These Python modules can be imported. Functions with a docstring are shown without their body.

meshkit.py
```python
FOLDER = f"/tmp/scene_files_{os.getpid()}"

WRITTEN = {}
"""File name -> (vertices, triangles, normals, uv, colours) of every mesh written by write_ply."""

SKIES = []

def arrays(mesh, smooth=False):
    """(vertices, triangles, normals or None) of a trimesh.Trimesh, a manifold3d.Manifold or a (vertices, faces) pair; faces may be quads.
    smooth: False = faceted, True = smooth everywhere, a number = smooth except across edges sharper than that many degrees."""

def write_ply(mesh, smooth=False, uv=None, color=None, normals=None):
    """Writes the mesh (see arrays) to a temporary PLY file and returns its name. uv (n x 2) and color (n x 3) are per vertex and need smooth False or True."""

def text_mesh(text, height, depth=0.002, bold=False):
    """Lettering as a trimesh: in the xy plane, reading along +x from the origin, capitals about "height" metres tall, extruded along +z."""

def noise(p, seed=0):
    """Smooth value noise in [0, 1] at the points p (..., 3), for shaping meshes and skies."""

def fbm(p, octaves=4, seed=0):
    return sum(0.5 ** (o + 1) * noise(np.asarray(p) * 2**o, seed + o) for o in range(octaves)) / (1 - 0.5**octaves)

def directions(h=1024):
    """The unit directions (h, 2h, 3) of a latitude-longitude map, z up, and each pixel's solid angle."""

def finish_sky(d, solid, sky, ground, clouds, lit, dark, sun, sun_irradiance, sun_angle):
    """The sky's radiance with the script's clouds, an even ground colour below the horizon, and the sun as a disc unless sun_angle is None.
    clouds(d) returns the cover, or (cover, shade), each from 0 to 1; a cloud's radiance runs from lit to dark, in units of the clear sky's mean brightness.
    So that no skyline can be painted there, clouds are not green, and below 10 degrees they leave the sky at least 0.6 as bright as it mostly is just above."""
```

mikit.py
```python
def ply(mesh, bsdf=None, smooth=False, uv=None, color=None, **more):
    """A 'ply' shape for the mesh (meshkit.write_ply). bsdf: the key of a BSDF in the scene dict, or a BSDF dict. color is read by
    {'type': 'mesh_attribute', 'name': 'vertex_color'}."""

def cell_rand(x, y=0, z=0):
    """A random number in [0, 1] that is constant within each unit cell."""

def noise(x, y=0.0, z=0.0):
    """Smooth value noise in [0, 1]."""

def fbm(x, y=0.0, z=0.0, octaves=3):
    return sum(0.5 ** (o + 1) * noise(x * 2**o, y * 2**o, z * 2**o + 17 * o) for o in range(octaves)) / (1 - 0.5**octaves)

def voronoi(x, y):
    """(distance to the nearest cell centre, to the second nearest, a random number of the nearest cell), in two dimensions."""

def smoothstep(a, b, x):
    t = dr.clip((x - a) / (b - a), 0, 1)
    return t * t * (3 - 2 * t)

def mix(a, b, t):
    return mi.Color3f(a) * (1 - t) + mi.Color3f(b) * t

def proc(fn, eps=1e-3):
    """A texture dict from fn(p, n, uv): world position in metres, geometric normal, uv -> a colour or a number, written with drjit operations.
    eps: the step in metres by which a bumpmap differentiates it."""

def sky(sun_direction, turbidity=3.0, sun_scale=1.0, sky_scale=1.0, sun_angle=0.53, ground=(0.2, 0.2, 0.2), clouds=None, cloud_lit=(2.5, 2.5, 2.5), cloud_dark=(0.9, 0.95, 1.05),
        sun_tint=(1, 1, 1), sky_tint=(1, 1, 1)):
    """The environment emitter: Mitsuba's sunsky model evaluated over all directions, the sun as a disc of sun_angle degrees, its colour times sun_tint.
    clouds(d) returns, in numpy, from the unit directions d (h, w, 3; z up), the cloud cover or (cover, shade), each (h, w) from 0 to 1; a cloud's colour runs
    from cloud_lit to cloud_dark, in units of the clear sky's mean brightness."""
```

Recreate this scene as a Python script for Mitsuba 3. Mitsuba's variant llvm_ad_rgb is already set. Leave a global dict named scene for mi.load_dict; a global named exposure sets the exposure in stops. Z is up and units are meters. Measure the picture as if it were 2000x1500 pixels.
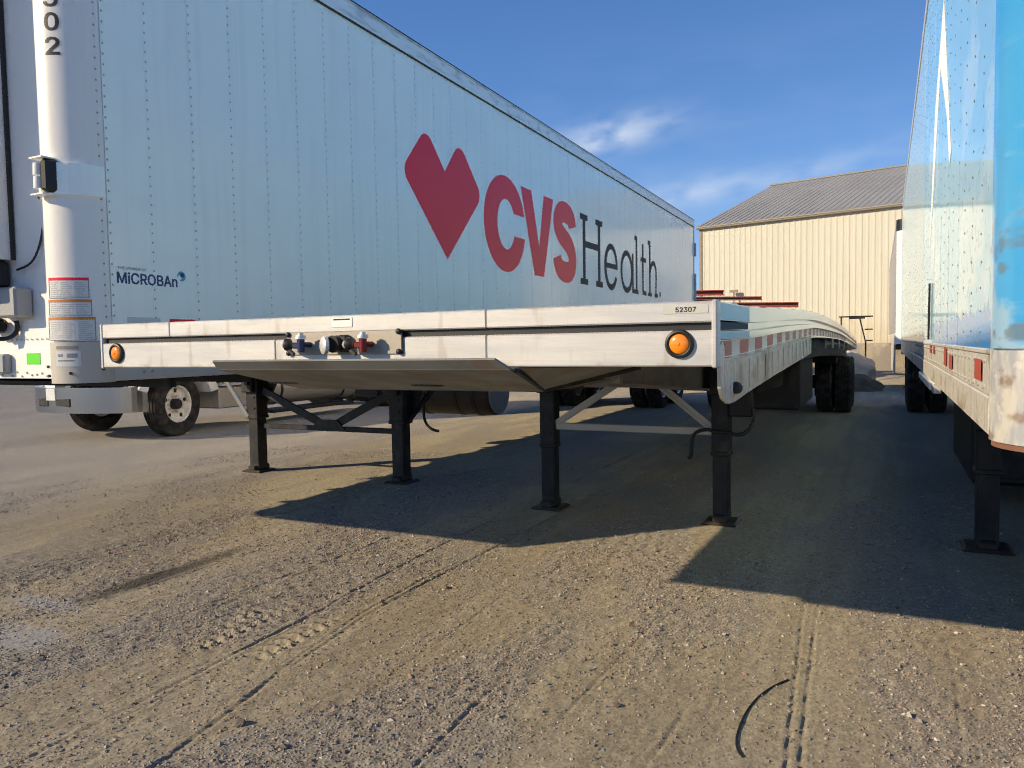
import math, random
import numpy as np, trimesh, drjit as dr, mitsuba as mi, manifold3d as m3
from shapely.geometry import Polygon, LineString, Point, box as sbox
from shapely.ops import unary_union
from shapely import affinity
import mikit, meshkit
T = mi.ScalarTransform4f
rng = np.random.default_rng(7)
random.seed(7)
scene, labels = {}, {}

# ------------------------------------------------------------------ camera, sky, exposure
F, PITCH, ROLL, YAW, CAMZ = 1467.16, -0.0527977, -0.0163698, 0.4545027, 1.34349
fw = np.array([-0.43841324, 0.89722284, -0.0527731])
upv = np.array([-0.00845949, 0.05459485, 0.99847275])
eye = np.array([0, 0, CAMZ])
scene['camera'] = {'type': 'perspective', 'fov_axis': 'x', 'fov': math.degrees(2 * math.atan(1000 / F)), 'near_clip': 0.05, 'far_clip': 3000.0,
                   'to_world': T().look_at(origin=eye.tolist(), target=(eye + fw).tolist(), up=upv.tolist())}


def clouds(d):
    el = np.degrees(np.arcsin(np.clip(d[..., 2], -1, 1)))
    az = np.degrees(np.arctan2(d[..., 0], d[..., 1]))
    q = np.stack([az / 9.0 + 0.12 * el, el / 2.6 - az / 60.0, 0 * az], -1)
    w = meshkit.fbm(q, 5, 3)
    fine = meshkit.fbm(q * np.array([2.5, 1.4, 1]), 4, 9)
    c = np.clip((w - 0.50) * 2.2, 0, 1) * (0.45 + 0.9 * fine)
    band = np.exp(-((el - 14) / 6.0) ** 2) * 0.55 + np.exp(-(el / 9.0) ** 2) * 0.7
    def puff(a0, e0, sa, se, k):
        t = meshkit.fbm(np.stack([(az - a0) / 2.2, (el - e0) / 0.7 - (az - a0) / 3.6, 0 * az], -1), 5, 21)
        return k * np.exp(-((az - a0) / sa) ** 2 - (((el - e0) - 0.16 * (az - a0)) / se) ** 2) * np.clip((t - 0.25) * 2.2, 0, 1)
    c = 0.15 * c * band + puff(-18.6, 15.0, 4.2, 1.1, 0.72) + puff(-13.5, 10.6, 5.0, 1.0, 0.40) + puff(-5.0, 11.6, 6.0, 0.8, 0.25) + 0.20 * np.exp(-(el / 8.0) ** 2)
    return np.clip(c, 0, 0.9), 0.15


SUN = (-1.53, -1.55, 1.0)
scene['sky_light'] = mikit.sky(SUN, turbidity=2.0, sky_scale=1.08, sun_scale=1.40, clouds=clouds, cloud_lit=(3.0, 3.3, 3.7), cloud_dark=(1.6, 1.8, 2.1),
                               sun_tint=(0.96, 1.0, 1.05), sky_tint=(0.80, 1.08, 1.58), ground=(0.22, 0.18, 0.13))
exposure = 1.58

# ------------------------------------------------------------------ materials
N, FB, SS, MIX, VO = mikit.noise, mikit.fbm, mikit.smoothstep, mikit.mix, mikit.voronoi


def rgb(c):
    return {'type': 'rgb', 'value': list(c)}


def mat(name, base, rough=0.5, metal=0.0, spec=0.5, coat=0.0, coat_gloss=0.9, bump=None, bscale=1.0):
    b = {'type': 'principled', 'base_color': base if isinstance(base, dict) else rgb(base), 'roughness': rough, 'metallic': metal, 'specular': spec}
    if coat:
        b['clearcoat'] = coat
        b['clearcoat_gloss'] = coat_gloss
    if bump:
        b = {'type': 'bumpmap', 'arbitrary': bump, 'scale': bscale, 'bsdf': b}
    scene[name] = {'type': 'twosided', 'bsdf': b}
    return name


def f_side(p, n, uv):
    st = FB(p.y * 26.0 + p.x * 26, p.z * 0.9, 3.0, 3)
    g = FB(p.y * 3.0, p.z * 3.0 + p.x * 3, 1.0, 3)
    low = SS(2.0, 1.2, p.z) * 0.5
    k = SS(0.5, 0.85, st) * (0.35 + low) + SS(0.5, 0.8, g) * 0.18
    return MIX((0.885, 0.945, 0.905), (0.69, 0.73, 0.70), k * 0.5)


def f_alu(p, n, uv):
    br = FB(p.x * 3.0 + p.y * 3.0, p.z * 420.0, p.y * 2, 3)
    st = FB(p.x * 2.3, p.z * 14.0, p.y * 2.0, 4)
    dk = SS(0.60, 0.80, FB(p.x * 24.0 + p.y * 24, p.z * 5.0, 2.0, 3))
    c = MIX((0.58, 0.575, 0.56), (0.46, 0.455, 0.44), SS(0.35, 0.8, st) * 0.5 + (br - 0.5) * 0.2)
    sc = SS(0.70, 0.78, N(p.x * 7.0 + p.z * 60.0, p.z * 300.0, 4.0)) + SS(0.74, 0.8, N(p.x * 5.0 - p.z * 90.0, p.z * 240.0 + p.x * 30.0, 8.0))
    c = MIX(c, (0.40, 0.39, 0.37), dr.minimum(sc, 1.0) * 0.16)
    edge = SS(1.292, 1.274, p.z) + SS(1.442, 1.455, p.z) * 0.6
    gr = SS(0.45, 0.75, FB(p.x * 18.0, p.z * 30.0, 1.0, 4))
    c = MIX(c, (0.30, 0.26, 0.20), dr.minimum(edge, 1.0) * gr * 0.7)
    return MIX(c, (0.38, 0.33, 0.27), dk * 0.45)


def f_alu_rough(p, n, uv):
    return 0.30 + 0.28 * FB(p.x * 4.0 + p.y * 4, p.z * 40.0, 0.0, 3)


def f_dirtyalu(p, n, uv):
    st = FB(p.y * 42.0 + p.x * 42.0, p.z * 2.2, 5.0, 3)
    sp = N(p.x * 90 + p.y * 90.0, p.z * 90.0, 0.0)
    g = FB(p.y * 6.0 + p.x * 6.0, p.z * 9.0, 0.0, 4)
    c = MIX((0.58, 0.56, 0.51), (0.36, 0.33, 0.28), SS(0.42, 0.80, st) * 0.5 * SS(0.5, 0.0, dr.abs(n.z)))
    c = MIX(c, (0.22, 0.16, 0.10), SS(0.58, 0.78, g) * 0.55)
    return c * (0.85 + 0.3 * sp)


def f_apron(p, n, uv):
    g = FB(p.x * 5.0, p.y * 3.0, p.z * 6.0, 4)
    r = SS(0.58, 0.75, FB(p.x * 9.0, p.y * 9.0, p.z * 9.0 + 4.0, 3))
    return MIX(MIX((0.195, 0.198, 0.188), (0.135, 0.135, 0.122), SS(0.35, 0.7, g)), (0.17, 0.11, 0.06), r * 0.5)


def f_toprail(p, n, uv):
    g = FB(p.y * 7.0, p.z * 30.0, 0.0, 4)
    return MIX((0.80, 0.82, 0.81), (0.45, 0.46, 0.45), SS(0.5, 0.8, g) * 0.6 + SS(4.07, 4.11, p.z) * 0.4)


def f_scraped(p, n, uv):
    a = FB(p.x * 26.0, p.y * 26.0, p.z * 7.0, 4)
    b = FB(p.x * 40.0, p.y * 40.0, p.z * 30.0 + 3.0, 4)
    r = FB(p.x * 18.0, p.y * 18.0, p.z * 16.0 + 9.0, 4)
    c = MIX((0.62, 0.60, 0.55), (0.40, 0.42, 0.45), SS(0.4, 0.65, a))
    c = MIX(c, (0.72, 0.70, 0.66), SS(0.6, 0.75, b) * 0.6)
    return MIX(c, (0.24, 0.14, 0.08), SS(0.55, 0.72, r) * 0.7)


def f_blue(p, n, uv):
    g = FB(p.x * 5 + p.y * 5.0, p.z * 3.5, 0.0, 4)
    sc = FB(p.x * 16.0 + p.y * 16.0, p.z * 30.0, 2.0, 4)
    low = SS(2.4, 1.3, p.z)
    c = MIX((0.035, 0.26, 0.57), (0.06, 0.31, 0.60), g)
    c = MIX(c, (0.25, 0.50, 0.68), SS(0.66, 0.80, sc) * (0.03 + 0.3 * low))
    vb = FB(p.x * 30.0 + p.y * 11.0, p.z * 0.7, 11.0, 3)
    c = MIX(c, (0.16, 0.47, 0.72), SS(0.45, 0.8, vb) * 0.35)
    worn = SS(0.50, 0.66, FB(p.x * 13.0 + p.y * 13.0, p.z * 6.5, 3.0, 5) + 0.30 * SS(1.85, 1.35, p.z) - 0.05)
    c = MIX(c, (0.36, 0.46, 0.52), worn * SS(1.85, 1.4, p.z) * 0.6)
    return MIX(c, (0.13, 0.13, 0.12), SS(0.58, 0.74, FB(p.x * 17.0 + p.y * 17, p.z * 17.0, 7.0, 4)) * 0.65 * low)


def f_worn_reflect(p, n, uv):
    g = FB(p.y * 1.3, p.z * 2.2, 0.0, 4)
    w = SS(0.58, 0.75, FB(p.y * 2.2, p.z * 3.0, 5.0, 5) + 0.12 * SS(2.1, 1.3, p.z))
    sp = SS(0.80, 0.90, N(p.y * 34.0, p.z * 40.0, 3.0)) * SS(2.6, 1.4, p.z)
    c = MIX((0.16, 0.37, 0.55), (0.21, 0.42, 0.57), g)
    c = MIX(c, (0.36, 0.50, 0.58), w * 0.6)
    edge = p.z + (FB(p.y * 22.0, p.z * 4.0, 9.0, 3) - 0.5) * 0.06
    c = MIX(c, (0.035, 0.20, 0.52), SS(1.445, 1.425, edge) * SS(6.0, 5.6, p.y) * 0.9)  # blue band low on the front part is a painted-in reflection
    return MIX(c, (0.10, 0.12, 0.13), sp * 0.6)


def f_steel(p, n, uv):
    g = FB(p.x * 14, p.y * 14, p.z * 7, 4)
    c = MIX((0.009, 0.009, 0.010), (0.026, 0.024, 0.022), SS(0.4, 0.75, g))
    return MIX(c, (0.14, 0.11, 0.08), SS(0.62, 0.85, g) * 0.15 + SS(0.14, 0.0, p.z) * 0.3)


def f_tire(p, n, uv):
    g = FB(p.x * 12, p.y * 12, p.z * 12, 3)
    return MIX((0.018, 0.018, 0.018), (0.085, 0.075, 0.062), SS(0.35, 0.8, g) * 0.6 + SS(0.25, 0.0, p.z) * 0.5)


def f_wall(p, n, uv):
    st = FB((p.x - p.y * 0.2) * 6.0, p.z * 0.5, 0.0, 3)
    g = SS(2.6, 1.0, p.z + (st - 0.5) * 1.4)
    c = MIX((0.52, 0.50, 0.42), (0.48, 0.46, 0.38), SS(0.4, 0.75, st) * 0.5)
    return MIX(c, (0.40, 0.33, 0.22), g * 0.5)


def f_roof(p, n, uv):
    g = FB(p.x * 0.9, p.y * 0.5, 0.0, 4)
    return MIX((0.245, 0.25, 0.25), (0.225, 0.228, 0.228), SS(0.35, 0.7, g))


def f_red(p, n, uv):
    g = FB(p.x * 5, p.y * 5, p.z * 12, 4)
    return MIX((0.26, 0.045, 0.03), (0.11, 0.035, 0.025), SS(0.4, 0.7, g))


def f_rimwhite(p, n, uv):
    g = FB(p.x * 11, p.y * 11, p.z * 11, 4)
    return MIX((0.80, 0.77, 0.70), (0.48, 0.38, 0.27), SS(0.45, 0.85, g) * 0.6)


def f_wood(p, n, uv):
    g = FB(p.x * 4, p.y * 18, p.z * 18, 3)
    return MIX((0.20, 0.16, 0.12), (0.09, 0.07, 0.055), g)


def patch(x, y, s):
    """share of coarse gravel against packed fines, 0 to 1 (s: the sine of numpy or drjit)"""
    u = x * 1.9 + 0.5 * s(y * 1.1 + 1.3) + 0.45 * s(y * 0.5 - x * 0.8)
    v = y * 0.9 + 0.7 * s(x * 1.35 + 0.4)
    return 0.5 + 0.24 * s(u * 1.7 + 0.6 * s(v * 1.6)) + 0.16 * s(v * 2.3 + 1.1 * s(u * 2.9)) + 0.12 * s(u * 5.3 + 1.7 * s(v * 2.2 + 0.5))


def bellf(x, y, cx, cy, sx, sy, ex):
    a, b = (x - cx) / sx, (y - cy) / sy
    return ex(-(a * a + b * b))


def damp_mask(p):
    w = (FB(p.x * 7, p.y * 7, 0.0, 3) - 0.5) * 1.5
    d1 = bellf(p.x, p.y, -3.83, 3.1, 0.11, 0.62, dr.exp)
    d2 = bellf(p.x, p.y, -4.02, 2.45, 0.30, 0.10, dr.exp) + bellf(p.x, p.y, -3.64, 2.10, 0.30, 0.17, dr.exp)
    return SS(0.25, 0.8, d1 + 0.5 * w * d1), SS(0.35, 0.75, d2 + 0.6 * w * d2)


def f_ground(p, n, uv):
    m = SS(0.34, 0.66, patch(p.x, p.y, dr.sin) + (FB(p.x * 3.2, p.y * 1.6, 0.0, 4) - 0.5) * 0.9)
    far = SS(3.4, 6.5, -p.x - 0.25 * p.y)
    f1 = N(p.x * 42, p.y * 42, 0.0)
    f2 = N(p.x * 130, p.y * 110, 4.0)
    streak = FB(p.x * 9.0, p.y * 0.55, 8.0, 3)
    fines = MIX((0.296, 0.260, 0.190), (0.250, 0.217, 0.156), SS(0.35, 0.7, streak))
    coarse = MIX((0.275, 0.246, 0.202), (0.205, 0.186, 0.157), f1)
    c = MIX(fines, coarse, m)
    c = MIX(c, (0.205, 0.195, 0.18), far * 0.75)
    f3 = SS(0.72, 0.86, N(p.x * 95, p.y * 88, 9.0))
    c = c * (0.66 + 0.46 * f2 + 0.26 * f1)
    c = MIX(c, (0.42, 0.385, 0.33), f3 * (0.10 + 0.4 * m))
    d1, d2 = damp_mask(p)
    c = MIX(c, c * 0.33, d1)
    return MIX(c, (0.33, 0.335, 0.35), d2 * 0.6)


def f_ground_rough(p, n, uv):
    d1, d2 = damp_mask(p)
    return 0.95 - 0.4 * d2 * SS(0.35, 0.6, FB(p.x * 30, p.y * 30, 2.0, 2)) - 0.2 * d1


def f_ground_bump(p, n, uv):
    a, _, w = VO(p.x * 70, p.y * 70)
    m = SS(0.34, 0.66, patch(p.x, p.y, dr.sin) + (FB(p.x * 3.2, p.y * 1.6, 0.0, 4) - 0.5) * 0.9)
    return SS(0.5, 0.1, a) * (w * w) * (0.15 + 0.95 * m) + 0.42 * FB(p.x * 75, p.y * 75, 0.0, 3)


mat('ground_mat', mikit.proc(f_ground), mikit.proc(f_ground_rough), spec=0.3, bump=mikit.proc(f_ground_bump, 2e-3), bscale=0.006)
scene['gravel_mat'] = {'type': 'twosided', 'bsdf': {'type': 'principled', 'base_color': {'type': 'mesh_attribute', 'name': 'vertex_color'}, 'roughness': 0.9, 'specular': 0.2}}
mat('side_mat', mikit.proc(f_side), 0.12, spec=0.5, coat=0.8)
mat('alu_mat', mikit.proc(f_alu), mikit.proc(f_alu_rough), metal=0.35, spec=0.5)
mat('rail_mat', (0.62, 0.63, 0.63), 0.14, metal=0.9)
mat('dirty_alu_mat', mikit.proc(f_dirtyalu), 0.42, metal=0.35)
mat('apron_mat', mikit.proc(f_apron), 0.6)
mat('blue_mat', mikit.proc(f_blue), 0.14, spec=0.5, coat=0.6)
mat('worn_reflect_mat', mikit.proc(f_worn_reflect), 0.10, spec=0.6, coat=1.0)
mat('pale_blue_mat', (0.27, 0.42, 0.52), 0.12, spec=0.6, coat=1.0)
mat('white_mat', (0.78, 0.77, 0.74), 0.35, spec=0.5, coat=0.2)
mat('pale_mat', (0.70, 0.74, 0.76), 0.22, spec=0.5, coat=0.4)
mat('cast_mat', (0.62, 0.62, 0.60), 0.42, metal=0.5)
mat('grey_mat', (0.30, 0.31, 0.32), 0.5)
mat('steel_mat', mikit.proc(f_steel), 0.48, spec=0.4)
mat('galv_mat', (0.50, 0.47, 0.42), 0.5, metal=0.35)
mat('tyre_mat', mikit.proc(f_tire), 0.85, spec=0.3)
mat('rim_mat', mikit.proc(f_rimwhite), 0.45)
mat('black_mat', (0.012, 0.012, 0.013), 0.5)
mat('chrome_mat', (0.62, 0.63, 0.64), 0.17, metal=1.0)
mat('amber_mat', (0.85, 0.24, 0.005), 0.15, spec=0.6, coat=0.8)
mat('red_decal_mat', (0.92, 0.022, 0.05), 0.35, spec=0.35)
mat('dark_decal_mat', (0.03, 0.042, 0.045), 0.55, spec=0.2)
mat('navy_decal_mat', (0.02, 0.03, 0.14), 0.35)
mat('teal_decal_mat', (0.05, 0.32, 0.42), 0.35)
mat('orange_decal_mat', (0.55, 0.20, 0.04), 0.4)
mat('label_mat', (0.62, 0.63, 0.62), 0.4)
mat('print_mat', (0.22, 0.24, 0.26), 0.5)
mat('groove_shade_mat', (0.012, 0.05, 0.075), 0.6, spec=0.15)
mat('rail_reflection_mat', (0.14, 0.40, 0.58), 0.3, metal=0.3)
mat('rivet_mat', (0.10, 0.12, 0.14), 0.8, spec=0.1)
mat('pale_rivet_mat', (0.26, 0.29, 0.31), 0.8, spec=0.1)
mat('faint_mat', (0.42, 0.44, 0.47), 0.5)
mat('green_decal_mat', (0.11, 0.62, 0.01), 0.5)
mat('tape_red_mat', (0.34, 0.07, 0.05), 0.35)
mat('tape_white_mat', (0.58, 0.57, 0.54), 0.35)
mat('red_body_mat', (0.15, 0.008, 0.010), 0.4)
mat('blue_body_mat', (0.012, 0.022, 0.085), 0.4)
mat('plate_mat', (0.36, 0.33, 0.28), 0.5, metal=0.25)
mat('wall_mat', mikit.proc(f_wall), 0.55)
mat('roof_mat', mikit.proc(f_roof), 0.6)
mat('trim_mat', (0.24, 0.19, 0.13), 0.6)
mat('red_steel_mat', mikit.proc(f_red), 0.6)
mat('rubble_mat', (0.50, 0.46, 0.40), 0.9)
mat('soil_mat', (0.13, 0.11, 0.08), 0.95)
mat('rust_mat', (0.17, 0.085, 0.055), 0.8)
mat('far_shade_mat', (0.24, 0.235, 0.25), 0.4)
mat('top_rail_mat', mikit.proc(f_toprail), 0.4, metal=0.2)
mat('scraped_mat', mikit.proc(f_scraped), 0.45, metal=0.3)
mat('strip_mat', (0.50, 0.50, 0.46), 0.5)
mat('wood_mat', mikit.proc(f_wood), 0.8)
mat('window_mat', (0.02, 0.025, 0.03), 0.05, spec=0.6)
mat('tank_mat', (0.46, 0.42, 0.37), 0.42, metal=0.5)
mat('reefer_tank_mat', (0.045, 0.036, 0.03), 0.5, metal=0.3)
mat('bulb_mat', (0.80, 0.80, 0.76), 0.2)

# ------------------------------------------------------------------ helpers
count = {}
CUR = [None]


def key_for(base):
    n = count.get(base, 0)
    count[base] = n + 1
    return base if n == 0 else f'{base}_{n:03d}'


def thing(name, label, cat, group=None):
    k = key_for(name)
    labels[k] = {'label': label, 'category': cat}
    if group:
        labels[k]['group'] = group
    return k


def part(parent, name, mesh, m, smooth=False, label=None, kind=None, color=None):
    k = key_for(parent + '__' + name if parent else name)
    if CUR[0] is not None:
        mesh = mesh.copy()
        mesh.apply_transform(CUR[0])
    scene[k] = mikit.ply(mesh, m, smooth=smooth, color=color)
    if label or kind:
        labels[k] = {}
        if label:
            labels[k]['label'] = label
        if kind:
            labels[k]['kind'] = kind
    return k


def single(name, mesh, m, label, cat, group=None, smooth=False):
    k = thing(name, label, cat, group)
    scene[k] = mikit.ply(mesh, m, smooth=smooth)
    return k


cat = trimesh.util.concatenate


def bx(x0, x1, y0, y1, z0, z1, b=0.0):
    x0, x1 = min(x0, x1), max(x0, x1); y0, y1 = min(y0, y1), max(y0, y1); z0, z1 = min(z0, z1), max(z0, z1)
    if b <= 0:
        m = trimesh.creation.box((x1 - x0, y1 - y0, z1 - z0))
        m.apply_translation(((x0 + x1) / 2, (y0 + y1) / 2, (z0 + z1) / 2))
        return m
    b = min(b, 0.45 * min(x1 - x0, y1 - y0, z1 - z0))
    pts = []
    for sx in (0, 1):
        for sy in (0, 1):
            for sz in (0, 1):
                c = np.array([(x0, x1)[sx], (y0, y1)[sy], (z0, z1)[sz]], float)
                d = np.array([1 - 2 * sx, 1 - 2 * sy, 1 - 2 * sz]) * b
                for k in range(3):
                    q = c + d
                    q[k] = c[k]
                    pts.append(q)
    return hull(pts)


def hull(pts):
    m = m3.Manifold.hull_points(np.asarray(pts, float)).to_mesh()
    return trimesh.Trimesh(m.vert_properties[:, :3], m.tri_verts, process=False)


def frame(d):
    d = np.asarray(d, float) / np.linalg.norm(d)
    a = np.cross(d, [0, 0, 1.0] if abs(d[2]) < 0.95 else [1.0, 0, 0])
    a /= np.linalg.norm(a)
    return d, a, np.cross(d, a)


def cyl(p0, p1, r, n=20, r1=None):
    p0, p1 = np.asarray(p0, float), np.asarray(p1, float)
    return lathe([(0, 0), (r, 0), (r if r1 is None else r1, np.linalg.norm(p1 - p0)), (0, np.linalg.norm(p1 - p0))], p0, p1 - p0, n)


def lathe(prof, p0, axis, n=32):
    """profile [(radius, distance along the axis)] turned about the axis through p0"""
    d, a, b = frame(axis)
    t = np.arange(n) * 2 * math.pi / n
    pr = np.asarray(prof, float)
    v = np.asarray(p0, float) + pr[:, None, 1, None] * d + pr[:, None, 0, None] * (np.cos(t)[None, :, None] * a + np.sin(t)[None, :, None] * b)
    i, j = np.meshgrid(np.arange(len(pr) - 1), np.arange(n), indexing='ij')
    j2 = (j + 1) % n
    q = np.stack([i * n + j, i * n + j2, (i + 1) * n + j2, (i + 1) * n + j], -1).reshape(-1, 4)
    f = np.vstack([q[:, [0, 1, 2]], q[:, [0, 2, 3]]])
    v = v.reshape(-1, 3)
    m = trimesh.Trimesh(v, f, process=False)
    m.update_faces(m.area_faces > 1e-12)
    return m


def beam(p0, p1, w, h, up=(0, 0, 1), b=0.0):
    """bar of rectangular section from p0 to p1: w across, h along up"""
    p0, p1 = np.asarray(p0, float), np.asarray(p1, float)
    d = (p1 - p0) / np.linalg.norm(p1 - p0)
    if abs(d @ np.asarray(up, float)) > 0.98:
        up = (0, 1, 0)
    a = np.cross(d, up)
    a /= np.linalg.norm(a)
    u = np.cross(a, d)
    m = bx(-w / 2, w / 2, 0, np.linalg.norm(p1 - p0), -h / 2, h / 2, b)
    M = np.eye(4)
    M[:3, 0], M[:3, 1], M[:3, 2], M[:3, 3] = a, d, u, p0
    m.apply_transform(M)
    return m


def spline(pts, n=40):
    from scipy.interpolate import CubicSpline
    pts = np.asarray(pts, float)
    t = np.r_[0, np.cumsum(np.linalg.norm(np.diff(pts, axis=0), axis=1))]
    return CubicSpline(t, pts)(np.linspace(0, t[-1], n))


def tube(pts, r, n=8):
    p = np.asarray(pts, float)
    t = np.gradient(p, axis=0)
    t /= np.linalg.norm(t, axis=1, keepdims=True)
    ref = np.array([0.31, 0.22, 0.93])
    a = np.cross(t, ref)
    a /= np.linalg.norm(a, axis=1, keepdims=True)
    b = np.cross(t, a)
    g = np.arange(n) * 2 * math.pi / n
    v = p[:, None] + r * (np.cos(g)[None, :, None] * a[:, None] + np.sin(g)[None, :, None] * b[:, None])
    k = len(p)
    i, j = np.meshgrid(np.arange(k - 1), np.arange(n), indexing='ij')
    q = np.stack([i * n + j, i * n + (j + 1) % n, (i + 1) * n + (j + 1) % n, (i + 1) * n + j], -1).reshape(-1, 4)
    f = [q[:, [0, 1, 2]], q[:, [0, 2, 3]]]
    f.append(np.array([[0, x + 1, x] for x in range(1, n - 1)]))
    f.append(np.array([[(k - 1) * n, (k - 1) * n + x, (k - 1) * n + x + 1] for x in range(1, n - 1)]))
    return trimesh.Trimesh(v.reshape(-1, 3), np.vstack(f), process=False)


AX = {'YZ': np.array([[0, 0, 1, 0], [1, 0, 0, 0], [0, 1, 0, 0], [0, 0, 0, 1.0]]),      # u->Y v->Z w->X
      'XZ': np.array([[1, 0, 0, 0], [0, 0, -1, 0], [0, 1, 0, 0], [0, 0, 0, 1.0]]),     # u->X v->Z w->-Y
      'XY': np.eye(4)}


def extr(shape, plane, at, th):
    """a flat outline as a plate: at = where its base lies, th = thickness along the plane's w"""
    if not hasattr(shape, 'geom_type'):
        shape = Polygon(shape)
    ms = []
    for g in getattr(shape, 'geoms', [shape]):
        if g.area > 1e-9:
            ms.append(trimesh.creation.extrude_polygon(g, th, engine='earcut'))
    m = cat(ms)
    M = AX[plane].copy()
    m.apply_transform(M)
    off = {'YZ': (at, 0, 0), 'XZ': (0, at, 0), 'XY': (0, 0, at)}[plane]
    m.apply_translation(off)
    return m


def text(s, h, plane, at, u, v, width=None, bold=False, th=0.001):
    m = meshkit.text_mesh(s, h, th, bold)
    m.apply_translation([-m.bounds[0][0], 0, 0])
    if width:
        m.apply_scale([width / m.bounds[1][0], 1, 1])
    m.apply_translation([u, v, 0])
    m.apply_transform(AX[plane])
    m.apply_translation({'YZ': (at, 0, 0), 'XZ': (0, at, 0)}[plane])
    return m


def sweep_y(prof, ys, zf):
    """closed outline [(x, z)] carried along Y, lifted by zf(y)"""
    pr = np.asarray(prof, float)
    n, k = len(pr), len(ys)
    v = np.array([[(x, y, z + zf(y)) for x, z in pr] for y in ys]).reshape(-1, 3)
    i, j = np.meshgrid(np.arange(k - 1), np.arange(n), indexing='ij')
    q = np.stack([i * n + j, i * n + (j + 1) % n, (i + 1) * n + (j + 1) % n, (i + 1) * n + j], -1).reshape(-1, 4)
    _, caps = trimesh.creation.triangulate_polygon(Polygon(pr), engine='earcut')
    f = np.vstack([q[:, [0, 1, 2]], q[:, [0, 2, 3]], caps[:, ::-1], caps + (k - 1) * n])
    m = trimesh.Trimesh(v, f, process=False)
    return m


def sphere(c, r, sub=2, scale=(1, 1, 1)):
    m = trimesh.creation.icosphere(sub, r)
    m.apply_scale(scale)
    m.apply_translation(c)
    return m


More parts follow.
